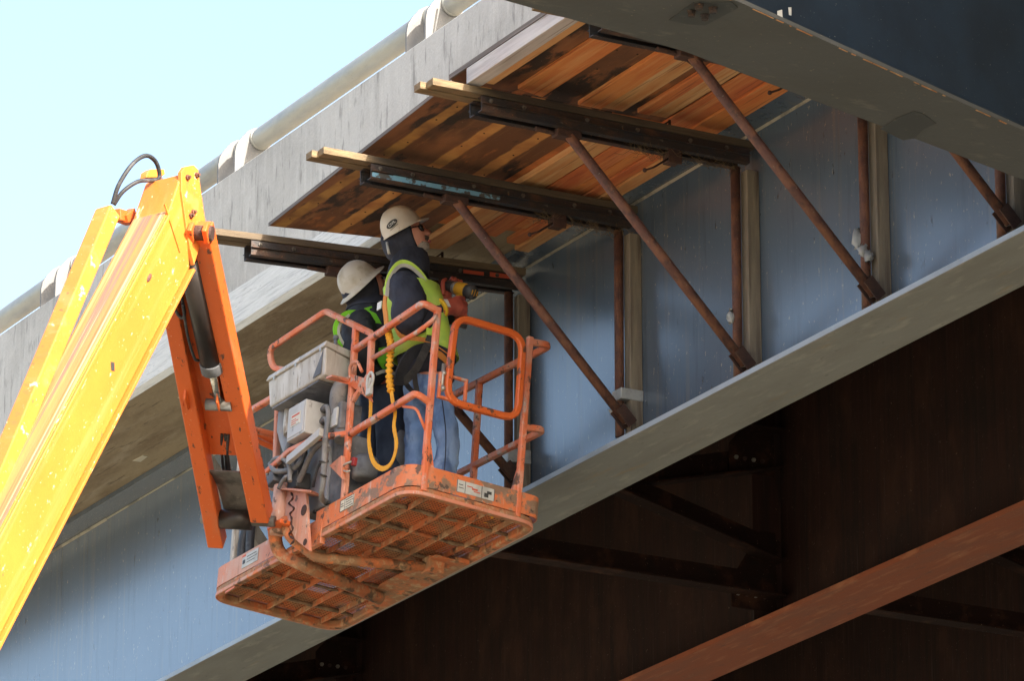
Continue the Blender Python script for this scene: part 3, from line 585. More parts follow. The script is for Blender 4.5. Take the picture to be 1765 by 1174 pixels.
m = MB(); m.box((-.066,-.165,11.20),(.05,-.006,11.29)); o = obj('tape_band', m, M['tape_rag'], None, BR[4][1], .006); tag(o, 'silver tape band on the post behind the platform gate', 'tape', 'tape bands on posts')
# dry grass caught on the beams
for bi, (ya, yb), lb in ((0, (-.72,-.1), 'dry grass caught under the bracket beam above the front worker'), (1, (-.9,-.1), 'dry grass hanging along the inner end of the sunlit-ended beam')):
    m = MB()
    for i in range(130):
        y = random.uniform(ya, yb); x = random.uniform(-.07,.08); z = 12.352
        p = A([x,y,z]); q = p+A([random.uniform(-.05,.05), random.uniform(-.10,.10), -random.uniform(.0,.05)]); r = (p+q)/2+A([0,0,-.02])
        m.tube([p, r, q], .0012, 3)
    o = obj('dry_grass', m, M['straw'], None, BR[bi][1], kind='stuff'); tag(o, lb, 'dry grass')
# bracket remains behind the jib: post and leaning timber
pa_, pb_ = on(338, 768, 1, 14.55), on(452, 945, 1, 15.03)
m = MB(); m.beam(pa_, pb_, .09, .09, (0,1,0)); o = obj('leaning_timber', m, M['timber_z'], bevel=.004); tag(o, 'leaning grey timber seen between the two jib bars', 'timber', 'loose timbers behind the jib')

# ------------------------------------------------------------------ boom lift
lift = thing('boom_lift', (-24.8, 9.2, 0.0), 'orange articulated boom lift holding the work platform beside the girder', 'boom lift')
# --- main boom (rises from lower left)
bd = nrm(CR*.352+CH*.50+CZ*1.0)                      # along the boom, upwards
bside = nrm(np.cross(bd, CZ));                       # horizontal side normal, faces right
if bside @ CR < 0: bside = -bside
bup = nrm(np.cross(bside, bd)); bup = bup if bup[2] > 0 else -bup
b0 = at_depth(221, 496, 29.65)
def on_plane(px, py, p, n):
    d = sight(px, py); return EYE+d*(((p-EYE)@n)/(d@n))
BF = frame_of(b0, bd, bside, bup)                    # boom frame: x along, y side, z upper face
BI = BF.inverted()
def bside_pt(px, py): return A(BI @ Vector(on_plane(px, py, b0, bside)))
top = bside_pt(313, 299); low = bside_pt(310, 437); q = bside_pt(163, 780); hgt = -q[2]
LEN = 9.2
E_ = [(top[0], 0, top[2]), (low[0], 0, -hgt), (-LEN, 0, -hgt), (-LEN, 0, 0), (bside_pt(283,348)[0], 0, 0)]
BW = .27
m = MB(); m.prism(E_, (0, -BW, 0)); obj('boom', m, M['boom'], lift, BF, .008)
m = MB(); m.box((-LEN, -BW+.012, .0015), (E_[4][0]-.02, -.012, .006)); obj('wear_strip', m, M['boom_worn'], lift, BF)
m = MB(); m.box((-LEN, -.10, -hgt-.022), (low[0]-.01, .034, -hgt-.003)); obj('bottom_lip', m, M['boom'], lift, BF, .004)
m = MB(); m.rect([(-LEN,.012,-.012),(E_[4][0]-.05,.012,-.012)], .022, .022, (0,1,0)); obj('corner_bead', m, M['boom'], lift, BF)
m = MB(); a, b = bside_pt(283,352), bside_pt(309,434); m.beam((a[0],.004,a[2]), (b[0],.004,b[2]), .012, .010, (0,1,0)); obj('weld_bead', m, M['boom'], lift, BF)
h = bside_pt(194, 632); m = MB(); m.obox((h[0],.001,h[2]), (nrm(A([.8,0,.6])),(0,1,0),nrm(A([-.6,0,.8]))), (.05,.004,.03)); obj('slot', m, M['print_black'], lift, BF)
h = bside_pt(257, 479); m = MB(); m.ball((h[0],.002,h[2]), (.035,.004,.014), 10); obj('rust_spot', m, M['rust'], lift, BF)
# head plates at the tip
def plate(pxs, D, th, name, mt, n=None):
    n = nrm(bside if n is None else n); p0 = at_depth(*pxs[0], D); pts = [on_plane(px, py, p0, n) for px, py in pxs]
    m = MB(); m.prism(pts, -n*th); return obj(name, m, mt, lift, None, .004), pts, n
cheek, cpts, cn = plate([(313,296),(319,287),(334,284),(342,292),(347,330),(356,392),(352,402),(340,440),(335,457),(328,428),(322,395),(313,330)], 30.25, .03, 'head_plate', M['boom'])
for (px, py) in ((322,306),(338,302),(328,372),(332,366)):
    p = on_plane(px, py, cpts[0], cn); m = MB(); m.lathe([(.016,0),(.016,.014),(.009,.015),(.009,.028)], p, cn, 6, False); obj('head_bolt', m, M['rust'], lift)
plate([(252,306),(254,296),(262,291),(283,291),(285,300),(276,306)], 30.5, .05, 'head_ear', M['boom'])
# collar where the hoses enter the upper face
hp = on_plane(272, 313, b0+bup*.007, bup); m = MB(); m.lathe([(.035,0),(.035,.012),(.024,.014),(.022,.004)], hp, bup, 16); obj('hose_grommet', m, M['rust'], lift)
# --- levelling link above the boom
la, lb_ = at_depth(186, 366, 30.2), at_depth(22, 760, 28.9)
ld = nrm(la-lb_); m = MB(); ll = lb_-ld*7.0
ls = nrm(bside-ld*(bside@ld)); lu = np.cross(ls, ld); lu = lu if lu[2] > 0 else -lu
m.obox((la+ll)/2, (ld, ls, lu), (np.linalg.norm(la-ll), .115, .10)); obj('levelling_link', m, M['boom'], lift, None, .008)
m = MB(); m.beam(at_depth(200,370,30.25), at_depth(224,378,30.45), .06, .07); m.beam(at_depth(214,378,30.3), at_depth(228,366,30.42), .05, .05); obj('link_arm', m, M['orange'], lift, None, .005)
m = MB(); m.tube(curve([at_depth(194,352,30.15), at_depth(205,318,30.15), at_depth(228,283,30.2), at_depth(251,268,30.3), at_depth(268,278,30.4), at_depth(275,300,30.45), hp]), .0135, 8); obj('hose', m, M['rubber'], lift)
m = MB(); m.tube(curve([at_depth(196,353,30.2), at_depth(212,330,30.2), at_depth(237,313,30.25), at_depth(259,311,30.35), hp+A([.01,0,.01])]), .0125, 8); obj('hose', m, M['rubber'], lift)
# --- jib (hangs from the boom head to the platform)
jt, jb = at_depth(343, 405, 30.2), at_depth(447, 903, 31.72)
jd = nrm(jb-jt); JL = np.linalg.norm(jb-jt)
jh = nrm(CR-CH*.40); jh = nrm(jh-jd*(jh@jd)); jn = np.cross(jd, jh); jn = jn if jn @ CF < 0 else -jn      # jn faces the camera
JF = frame_of(jt, jd, jh, jn); JI = JF.inverted()
def jp(px, py, off=0.0): return A(JI @ Vector(on_plane(px, py, jt+jn*off, jn)))
m = MB(); m.box((.0,-.058,-.13), (JL,.058,0)); obj('jib_tube', m, M['orange'], lift, JF, .008)
e0, e1 = jp(333,320)[0], jp(400,806)[0]
m = MB(); m.box((.03,-.33,-.125), (e1,-.0585,-.105)); obj('jib_web', m, M['orange'], lift, JF, .003)
m = MB(); m.prism([(jp(342,640)[0],-.335,-.10),(jp(372,752)[0],-.335,-.10),(jp(372,752)[0]-.02,-.335,-.06),(jp(356,700)[0],-.335,.0),(jp(342,640)[0],-.335,-.06)], (0,.014,0)); obj('jib_side_plate', m, M['orange'], lift, JF, .002)
m = MB(); m.prism([(jp(356,690)[0]-.16,-.10,-.10),(jp(356,690)[0]+.12,-.10,-.10),(jp(356,690)[0]+.06,-.10,.03),(jp(356,690)[0]-.02,-.10,.04)], (0,.014,0)); m.prism([(jp(356,690)[0]-.14,-.30,-.10),(jp(356,690)[0]+.13,-.30,-.10),(jp(356,690)[0]+.06,-.30,.03),(jp(356,690)[0]-.04,-.30,.04)], (0,.014,0)); obj('rod_lug', m, M['orange'], lift, JF, .003)
m = MB(); m.cyl((.01,-.075,-.03),(.01,.075,-.03),.045,16); obj('jib_pivot', m, M['rust_dark'], lift, JF)
m = MB(); m.box((-.06,-.06,-.05),(.05,-.03,.03)); m.box((-.06,.03,-.05),(.05,.06,.03)); obj('jib_clevis', m, M['orange'], lift, JF, .008)
# levelling bar on the left
l0, l1 = jp(284,490), jp(364,912)
m = MB(); ld_ = nrm(A([l1[0]-l0[0], l1[1]-l0[1], 0])); m.obox(A([(l0[0]+l1[0])/2,(l0[1]+l1[1])/2,-.06]), (ld_, nrm(np.cross((0,0,1), ld_)), (0,0,1)), (np.linalg.norm(l1-l0)+.35, .10, .11)); obj('levelling_bar', m, M['orange'], lift, JF, .008)
m = MB(); m.cyl((l1[0]-.03,l1[1]-.07,-.06),(l1[0]-.03,.08,-.06),.035,16); obj('lower_pin', m, M['raw_steel'], lift, JF)
m = MB(); m.cyl((l1[0]-.03,l1[1]+.055,-.06),(l1[0]-.03,-.065,-.06),.062,20); obj('pivot_sleeve', m, M['cyl_black'], lift, JF)
# curved steel pivot bracket
u0_, u1_ = jp(405,818)[0], l1[0]-.03
m = MB(); pr_ = []
for k in range(9):
    a = k/8; pr_.append((u0_+(u1_-u0_)*a, -.10*math.sin(math.pi*a*.6)-.02))
for k in range(8):
    m.hexa([(pr_[k][0],l1[1]+.06,pr_[k][1]-.012),(pr_[k+1][0],l1[1]+.06,pr_[k+1][1]-.012),(pr_[k+1][0],-.07,pr_[k+1][1]-.012),(pr_[k][0],-.07,pr_[k][1]-.012),
            (pr_[k][0],l1[1]+.06,pr_[k][1]),(pr_[k+1][0],l1[1]+.06,pr_[k+1][1]),(pr_[k+1][0],-.07,pr_[k+1][1]),(pr_[k][0],-.07,pr_[k][1])])
obj('pivot_bracket', m, M['raw_steel'], lift, JF)
# tilt cylinder
c0, c1, c2 = jp(322,452,.02), jp(363,640,.02), jp(377,704,.02)
for q in (c0, c1, c2): q[2] = -.01
m = MB(); m.cyl(c0, c1, .062, 24); obj('cylinder_barrel', m, M['cyl_black'], lift, JF)
cd = nrm(c2-c1); m = MB(); m.cyl(c1-cd*.05, c1+cd*.025, .069, 24); obj('cylinder_gland', m, M['dark_grey'], lift, JF, .004)
m = MB(); m.cyl(c1, c2, .027, 20); obj('cylinder_rod', m, M['chrome'], lift, JF)
m = MB(); m.cyl(c2+A([.0,-.085,0]), c2+A([0,.075,0]), .037, 20); obj('rod_eye', m, M['raw_steel'], lift, JF)
m = MB(); m.tube(curve([jp(300,510),jp(303,535),jp(313,548),jp(318,540),jp(313,512)]), .010, 8); obj('hose', m, M['rubber'], lift, JF)
m = MB(); m.tube(curve([jp(316,520)+A([0,0,.02]),jp(325,575)+A([0,0,.02]),jp(336,612)+A([0,0,.02]),jp(342,622)]), .009, 8); obj('hose', m, M['rubber'], lift, JF)
for k, (dx, dz) in enumerate(((0,0),(.022,-.01),(.04,.01))):
    m = MB(); m.tube(curve([jp(376,768)+A([0,dx,-.1]), jp(374,800)+A([0,dx,-.12+dz]), jp(377,835)+A([0,dx,-.13]), jp(386,850)+A([0,dx,-.14])]), .010, 6); obj('hose', m, M['rubber'], lift, JF)

# --- platform (local frame: u along the bridge, v towards the girder, w up; it hangs slightly tilted)
PO = A([-28.564, 13.509, 10.424]); PL_, PW_ = 2.531, .942
PR = A([[.999,-.031,-.029],[.034,.995,.095],[.026,-.096,.995]])
PU, PV, PN = nrm(PR[:,0]), nrm(PR[:,1]), nrm(PR[:,2]); PV = nrm(PV-PU*(PV@PU)); PN = np.cross(PU, PV)
PF = frame_of(PO, PU, PV, PN); PI_ = PF.inverted()
def bl(px, py, axis, val):
    n = (PU, PV, PN)[axis]; return A(PI_ @ Vector(on_plane(px, py, PO+n*val, n)))
def P(name, mb, mt, bevel=0, **k): return obj(name, mb, mt, lift, PF, bevel, **k)
def rrect(u0, u1, v0, v1, r, w, n=6):
    return arc_path([(u0,v0,w),(u1,v0,w),(u1,v1,w),(u0,v1,w)], r, n, True)
# floor rim
m = MB(); m.rect(rrect(.025,PL_-.025,.025,PW_-.025,.15,.028), .05, .055, (0,1,0), True); P('floor_rim', m, M['under'], .003)
m = MB(); m.rect(rrect(.004,PL_-.004,.004,PW_-.004,.16,.012), .010, .022, (0,1,0), True); P('rim_lip', m, M['toe_pink'])
# toe boards: open at the rotator
ga, gb = .92, 1.40
def wall(path, w0, w1, th, mt, name):
    m = MB(); n = len(path); vs = []
    for p_ in path: vs += [(p_[0],p_[1],w0),(p_[0],p_[1],w1)]
    c = A([PL_/2, PW_/2, 0]); 
    inn = []
    for i, p_ in enumerate(path):
        t = nrm((path[min(i+1,n-1)]-path[max(i-1,0)])*A([1,1,0])); nn = A([-t[1], t[0], 0]); inn += [(p_[0]+nn[0]*th,p_[1]+nn[1]*th,w0),(p_[0]+nn[0]*th,p_[1]+nn[1]*th,w1)]
    fs = []
    N2 = 2*n
    for i in range(n-1):
        a, b, c_, d_ = 2*i, 2*i+1, 2*i+3, 2*i+2
        fs += [(a,d_,c_,b), (a+N2,b+N2,c_+N2,d_+N2), (b,c_,c_+N2,b+N2), (a,a+N2,d_+N2,d_)]
    fs += [(0,1,1+N2,N2), (2*n-2, 2*n-2+N2, 2*n-1+N2, 2*n-1)]
    m.add(vs+inn, fs); return P(name, m, mt)
near = arc_path([(gb,0,0),(PL_,0,0),(PL_,PW_,0),(PL_-.2,PW_,0)], .17, 8)
wall(near, .055, .19, .006, M['toe'], 'toe_board')
far = arc_path([(PL_-.2,PW_,0),(0,PW_,0),(0,0,0),(ga,0,0)], .17, 8)
wall(far, .055, .185, .006, M['toe_pink'], 'toe_board')
# floor mesh: real strands
m = MB(); rnd = random.Random(3)
u = .06
while u < PL_-.06:
    m.box((u,.05,.056),(u+.0075,PW_-.05,.060)); u += .026
v = .06
while v < PW_-.06:
    m.box((.05,v,.0605),(PL_-.05,v+.0085,.0635)); v += .021
P('floor_mesh', m, M['mesh'])
# rubber mats and dirt lying on the mesh, leaving a few gaps the sky shows through
m = MB(); cells = []
nu, nv = 13, 6
for i in range(nu):
    for j in range(nv):
        if rnd.random() < .22: continue
        u0, u1 = .05+(PL_-.1)*i/nu, .05+(PL_-.1)*(i+1)/nu; v0, v1 = .05+(PW_-.1)*j/nv, .05+(PW_-.1)*(j+1)/nv
        u0 -= rnd.uniform(0,.03); v0 -= rnd.uniform(0,.02); z = .066+rnd.uniform(0,.004)+.0001*(i*nv+j)
        m.hexa([(u0,v0,z),(u1,v0+rnd.uniform(-.02,.02),z),(u1+rnd.uniform(-.03,.01),v1,z),(u0+rnd.uniform(-.01,.03),v1-rnd.uniform(0,.02),z),(u0,v0,z+.006),(u1,v0,z+.006),(u1,v1,z+.006),(u0,v1,z+.006)])
P('floor_dirt', m, M['dirt'], kind='stuff')
# under-floor bars
for v in (.20,.40,.60,.79):
    m = MB(); m.box((.05,v-.005,.016),(PL_-.05,v+.005,.054)); P('floor_rib', m, M['under'], .002)
for u in (.28,.62,.86,1.18,1.52,1.86,2.20):
    m = MB(); mm = 14; pts = [(u+rnd.uniform(-.004,.004), .05+(PW_-.1)*k/mm, .036+rnd.uniform(-.003,.003)) for k in range(mm+1)]
    m.tube(pts, [.011+rnd.uniform(-.003,.005) for _ in pts], 8); P('floor_crossbar', m, M['mud'])
m = MB(); m.box((.62,.80,-.03),(1.75,.90,.002)); P('support_channel', m, M['under'], .006)
m = MB(); m.prism([(1.05,.66,-.03),(1.75,.66,-.03),(1.75,.80,-.03),(.62,.80,-.03)], (0,0,.008)); P('support_plate', m, M['under'])
# yellow leaves caught in the mesh
m = MB()
for i in range(14):
    u, v = rnd.uniform(.8,2.4), rnd.uniform(.1,.85); a = rnd.uniform(0,3); d = A([math.cos(a), math.sin(a), rnd.uniform(-.3,.3)])*.018; e = A([-d[1], d[0], .004])*.6
    c = A([u,v,.050]); m.add([c-d, c+e, c+d, c-e, c+A([0,0,-.004])], [(0,1,4),(1,2,4),(2,3,4),(3,0,4)])
P('dry_leaves', m, M['webbing_yellow'], kind='stuff')
# support pipes that curve from the rotator under the floor
m = MB(); m.tube(arc_path([bl(474,870,1,-.09), bl(472,915,1,-.09), bl(479,955,1,-.02), bl(520,973,2,-.065), bl(655,1032,2,-.065)], .18, 6), .042, 16); P('support_pipe', m, M['under'])
m = MB(); m.tube(arc_path([bl(491,895,1,-.07), bl(497,925,1,-.06), bl(545,962,2,-.06), bl(745,979,2,-.06)], .16, 6), .032, 16); P('support_pipe', m, M['under'])
q = bl(745,979,2,-.06); m = MB(); m.box((q[0]-.05,q[1]-.05,-.10),(q[0]+.05,q[1]+.06,.0)); P('pipe_socket', m, M['under'], .006)
# rotator: column, face plate with a ragged weld, top plate, clamp
c_ = bl(481, 880, 1, -.09)
m = MB(); m.tube([c_+A([0,0,.16]), c_+A([0,0,-.16])], .046, 18); P('rotator_column', m, M['toe_pink'])
pts = [bl(*q, 1, -.07) for q in ((488,846),(527,848),(530,905),(533,950),(508,930),(497,905),(488,900))]
m = MB(); m.prism(pts, (0,.02,0)); P('rotator_plate', m, M['toe_pink'], .003)
pts = [bl(*q, 1, -.10) for q in ((456,839),(535,846))]
m = MB(); m.prism([bl(456,838,1,-.12), bl(536,845,1,-.12), bl(540,850,1,-.02)+A([0,.08,0]), bl(460,842,1,-.02)+A([0,.08,0])], (0,0,-.014)); P('rotator_top', m, M['toe_pink'], .002)
m = MB(); m.tube(curve([bl(502+(k % 2)*5-(k % 3)*2, 850+k*9, 1, -.073) for k in range(11)], 4), [.006+.003*math.sin(i*1.7) for i in range(41)], 6)
P('weld_bead', m, M['rust_dark'])
q = bl(524,880,1,-.072); m = MB(); m.lathe([(.035,0),(.035,.003)], q, (0,-1,0), 18, False); P('plate_hole', m, M['rust_dark'])
q = bl(526,935,1,-.072); m = MB(); m.lathe([(.022,0),(.022,.003)], q, (0,-1,0), 18, False); P('plate_hole', m, M['rust_dark'])
m = MB(); m.obox(bl(482,907,1,-.10), ((1,0,0),(0,1,0),(0,0,1)), (.17,.09,.03)); P('rotator_clamp', m, M['orange'], .006)
m = MB(); m.box(tuple(bl(546,935,1,0)+A([-.10,-.004,-.02])), tuple(bl(546,935,1,0)+A([.05,.03,.15]))); P('gusset', m, M['toe'], .003)

# --- guard rails
RM = M['platform']
def rail(name, pts, r=.12, wd=.04, ht=None, mt=None):
    m = MB(); m.rect(arc_path(pts, r, 6), wd, ht or wd); return P(name, m, mt or RM, .002)
def round_bar(name, pts, r=.0125, mt=None, rad=.08):
    m = MB(); m.tube(arc_path(pts, rad, 6), r, 10); return P(name, m, mt or RM)
rail('rail_post', [(1.71,.025,.03),(1.66,.025,1.36)])
rail('rail_post', [(2.515,.125,.03),(2.515,.125,1.215)])
rail('rail_post', [(2.515,.775,.03),(2.515,.775,1.20)])
m = MB(); m.prism([(2.525,.70,.06),(2.525,.775,.06),(2.525,.775,.42)], (-.03,0,0)); P('gusset', m, RM, .002)
m = MB(); m.prism([(2.525,.145,.06),(2.525,.21,.06),(2.525,.145,.36)], (-.03,0,0)); P('gusset', m, RM, .002)
rail('top_rail', [(1.68,.025,1.185),(2.515,.025,1.222),(2.515,.115,1.20)], .14)
rail('mid_rail', [(1.69,.025,.615),(2.515,.025,.635),(2.515,.115,.60)], .14)
round_bar('rail_brace', [(2.35,.03,.60),(2.47,.06,.56),(2.51,.11,.42)], .009)
round_bar('entry_bar', [(1.89,.03,1.057),(2.46,.03,1.05),(2.53,.09,1.12),(2.52,.12,1.17)], .015)
rail('rail_post', [(1.905,.03,.80),(1.87,.03,1.22)])
rail('rail_brace', [(1.70,.03,.84),(1.90,.03,.97)], .1, .03)
rail('console_guard', [(.85,.06,1.31),(.55,.03,1.42),(.54,.0,1.545),(1.28,.0,1.565),(1.86,.03,1.235),(1.87,.03,1.20)], .10, .036)
rail('inner_rail', [(2.515,.775,1.17),(2.515,.925,1.19),(1.2,.925,1.235),(.02,.925,1.225),(.02,.02,1.20),(.86,.02,1.19)], .14)
rail('inner_rail', [(2.515,.775,.61),(2.515,.925,.635),(1.2,.925,.665),(.02,.925,.66),(.02,.02,.64),(.66,.02,.63)], .14)
for u in (1.65,.75): rail('rail_post', [(u+.03,.925,.05),(u,.925,1.23)])
rail('rail_post', [(.02,.45,.05),(.02,.45,1.2)])
q_ = bl(402,955,1,.03)
rail('rail_post', [(q_[0]+.02,.03,.05),(q_[0]-.03,.03,1.19)], mt=M['grey_paint'])
m = MB(); m.tube(curve([(q_[0]+.09,.06,.06),(q_[0]+.08,.05,.3),(q_[0]+.12,.07,.5)]), .03, 10); m.tube(curve([(q_[0]+.17,.08,.06),(q_[0]+.16,.06,.3),(q_[0]+.15,.07,.5)]), .028, 10); P('cable_bundle', m, M['rubber'])
rail('rail_post', [(.72,.04,.62),(.66,.04,1.14)], mt=M['toe_pink'])
rail('console_bar', [(1.68,.02,.625),(1.50,-.09,.625),(1.22,-.13,.61),(.93,-.13,.555)], .10, .036)
m = MB(); m.obox(bl(525,773,1,-.15)+A([0,0,.012]), (nrm(bl(547,755,1,-.15)-bl(500,795,1,-.15)),(0,1,0),(0,0,1)), (.42,.03,.05)); P('bar_pad', m, M['white_box'], .003)
# gate on the near end
m = MB(); m.rect(arc_path([(2.545,.215,.625),(2.545,.715,.635),(2.545,.71,1.18),(2.545,.235,1.18)], .11, 7, True), .042, .042, (1,0,0), True); P('gate_hoop', m, M['orange'], .002)
m = MB(); m.rect([(2.53,.17,.645),(2.53,.35,.645),(2.53,.35,.795),(2.53,.17,.795)], .026, .026, (1,0,0), True); P('gate_latch', m, RM, .002)
m = MB(); m.tube([(2.535,.185,.68),(2.535,.185,.86)], .012, 8); m.ball((2.54,.19,.70), .02, 8); m.ball((2.54,.19,.80), .017, 8); P('gate_hinge', m, M['zinc'])
# anchor plate and lanyard ring
m = MB(); m.prism([bl(585,657,1,0),bl(606,645,1,0),bl(628,652,1,0),bl(629,690,1,0)+A([0,.05,0]),bl(600,662,1,0)], (0,.012,0)); P('anchor_plate', m, RM, .003)
m = MB(); m.tube(curve([(1.685,.0,.985),(1.72,-.02,1.05),(1.80,-.02,1.05),(1.84,.0,.98)]), .011, 8); P('anchor_ring', m, RM)
m = MB(); m.prism([bl(567,803,1,-.03),bl(588,785,1,-.03),bl(589,826,1,-.03)], (0,.03,0)); P('bracket_plate', m, M['toe_pink'], .004)

# --- control console and the gear below it
cu0, cu1 = .90, 1.66
con = MB(); con.hexa([(cu0+.02,-.15,.99),(cu1-.02,-.15,.985),(cu1-.10,.10,.985),(cu0+.02,.12,.99),(cu0,-.165,1.165),(cu1-.01,-.165,1.165),(cu1-.10,.06,1.165),(cu0,.13,1.165)])
con_o = P('control_console', con, M['grey_paint'], .012)
m = MB(); m.hexa([(cu0-.012,-.178,1.166),(cu1,-.178,1.166),(cu1-.09,.065,1.166),(cu0-.012,.14,1.166),(cu0,-.165,1.205),(cu1-.01,-.165,1.205),(cu1-.10,.06,1.225),(cu0,.13,1.225)]); obj('console_lid', m, M['grey_paint'], con_o, PF, .008)
for (u, v) in ((1.1,-.05),(1.35,-.02),(1.55,-.05)):
    m = MB(); m.tube([(u,v,1.21),(u,v,1.27)], .012, 8); m.ball((u,v,1.285), .02, 8); obj('joystick', m, M['dark_grey'], con_o, PF)
for u in (1.0,1.28,1.6):
    m = MB(); m.lathe([(.011,0),(.011,.008)], (u,-.170,1.155), (0,-1,0), 6, False); obj('console_screw', m, M['zinc'], con_o, PF)
m = MB(); m.prism([(1.50,-.157,1.0),(1.60,-.157,1.0),(1.62,-.163,1.15),(1.58,-.161,1.10)], (0,-.004,0)); obj('grime_patch', m, M['dark_grey'], con_o, PF)
m = MB(); m.box((cu0+.04,-.14,.972),(cu1-.12,.10,.984)); P('console_base', m, M['dark_grey'])
m = MB(); m.prism([bl(562,650,1,-.17),bl(572,646,1,-.17),bl(603,652,1,0),bl(602,660,1,0)], (0,0,-.012)); P('console_shelf', m, RM)
for u, r in ((1.0,.03),(1.13,.022)):
    m = MB(); m.tube([(u,-.05,.985),(u,-.05,.86),(u+.02,-.05,.80)], r, 10); P('cable_gland', m, M['grey_paint'])
m = MB(); m.tube(curve([(1.60,.0,.98),(1.59,-.02,.90),(1.57,.0,.80),(1.60,.02,.68),(1.62,.02,.60)]), .052, 14); P('cable_boot', m, M['hose_grey'])
m = MB(); m.tube(curve([(.93,-.03,.98),(.92,-.02,.84),(.98,.0,.70),(1.0,.02,.60)]), [.052]*8+[.045]*9+[.05]*8, 12); P('cable_boot', m, M['mid_grey'])
ub = .655
eb = MB(); eb.hexa([(1.22,-.16,.66),(1.45,-.16,.66),(1.45,.04,.66),(1.22,.04,.66),(1.21,-.16,.885),(1.44,-.16,.885),(1.44,.04,.885),(1.21,.04,.885)])
eo = P('electrical_box', eb, M['white_box'], .006)
m = MB(); m.box((1.235,-.164,.675),(1.43,-.1605,.87)); obj('box_door', m, M['white_box'], eo, PF, .002)
m = MB(); m.box((1.27,-.167,.74),(1.39,-.1645,.82)); obj('warning_label', m, M['decal'], eo, PF)
m = MB(); m.box((1.28,-.168,.80),(1.38,-.1672,.812)); [m.box((1.28,-.168,.75+.014*k),(1.28+.06+.03*(k%2),-.1672,.755+.014*k)) for k in range(3)]; obj('label_print', m, M['print_red'], eo, PF)
for z in (.84,.76):
    m = MB(); m.tube([(1.445,-.04,z),(1.49,-.05,z)], .022, 10); obj('plug', m, M['dark_grey'], eo, PF)
    m = MB(); m.tube(curve([(1.485,-.05,z),(1.54,-.06,z-.02),(1.56,-.06,z-.10),(1.57,-.07,.62),(1.575,-.06,.45 if z>.8 else .5)]), .016, 8); P('cable', m, M['hose_grey'])
m = MB(); m.hexa([(1.08,.06,.26),(1.47,.02,.22),(1.47,.22,.22),(1.08,.22,.26),(.98,.06,.68),(1.46,.02,.68),(1.46,.22,.68),(.98,.22,.68)]); P('valve_cover', m, M['mid_grey'], .015)
m = MB(); m.hexa([(1.48,.03,.19),(1.64,.05,.19),(1.64,.22,.19),(1.48,.22,.19),(1.475,.03,.66),(1.62,.05,.66),(1.62,.22,.66),(1.475,.22,.66)]); P('valve_cover', m, M['dark_grey'], .012)
m = MB(); m.box((1.52,-.03,.66),(1.66,.12,.84)); P('valve_block', m, M['dark_grey'], .01)
m = MB(); m.box((1.55,-.045,.68),(1.64,-.031,.80)); P('valve_label', m, M['decal_grey'], .003)
for k, (x, y) in enumerate(((548,884),(566,870),(571,868))):
    q = bl(x, y, 1, .03); m = MB(); m.obox(q+A([0,-.02,0]), ((1,0,0),(0,1,0),(0,0,1)), (.03 if k==0 else .012,.02,.016)); P('cover_slot', m, M['print_black'])
def hose(pxs, v, r, mt='hose_grey', n='hose'):
    m = MB(); m.tube(curve([bl(x, y, 1, vv) for (x, y), vv in zip(pxs, v)]), r, 8); return P(n, m, M[mt])
hose([(507,845),(522,815),(535,785),(548,768),(560,764),(566,775)], [-.05]*6, .019)
hose([(560,757),(559,790),(557,830),(554,850),(556,862),(563,866)], [-.09,-.09,-.09,-.08,-.03,.02], .018)
hose([(506,745),(496,775),(486,800),(482,830)], [-.08]*4, .022, 'hose_grey')
hose([(470,840),(468,815),(472,800),(484,796),(494,806),(492,830)], [-.10,-.12,-.12,-.1,-.08,-.08], .016)
hose([(466,800),(474,812),(492,812),(508,806),(520,792),(524,775)], [-.12,-.15,-.12,-.1,-.05,0], .017)
hose([(455,838),(462,815),(470,795),(482,790),(497,800),(500,830)], [-.13]*6, .014)
hose([(480,842),(490,825),(500,818),(505,800),(500,785)], [-.14,-.14,-.12,-.08,-.05], .013, 'hose_grey')
hose([(540,840),(545,815),(552,800),(566,795)], [.0,-.02,-.01,.02], .008, 'rubber')
hose([(510,835),(519,822),(528,800),(526,770)], [.0]*4, .012, 'rubber')
q = bl(474,828,1,-.12); m = MB(); m.obox(q, (nrm(A([1,0,.3])),(0,1,0),nrm(A([-.3,0,1]))), (.09,.08,.075)); P('hose_fitting', m, M['dark_grey'], .008)
q = bl(514,808,1,-.02); m = MB(); m.cyl(q+A([0,0,-.03]), q+A([0,0,.03]), .03, 12); m.cyl(q+A([0,0,.03]), q+A([0,0,.05]), .037, 12); P('hose_fitting', m, M['dark_grey'], .003)
q = bl(515,833,1,-.02); m = MB(); m.obox(q, ((1,0,0),(0,1,0),(0,0,1)), (.13,.10,.11)); P('hose_fitting', m, M['print_black'], .01)
for (x, y) in ((492,812),(550,755),(556,797),(557,820)):
    q = bl(x, y, 1, -.10); m = MB(); m.lathe([(.024,-.004),(.027,0),(.024,.004)], q, (.3,.1,1), 12); P('cable_tie', m, M['print_black'])
# far-end mid rails seen left of the console
m = MB(); m.rect([bl(436,744,1,.25), bl(478,766,1,.42)], .034, .034); m.rect([bl(436,757,1,.25), bl(478,776,1,.42)], .03, .03); P('side_bar', m, M['orange'], .003)
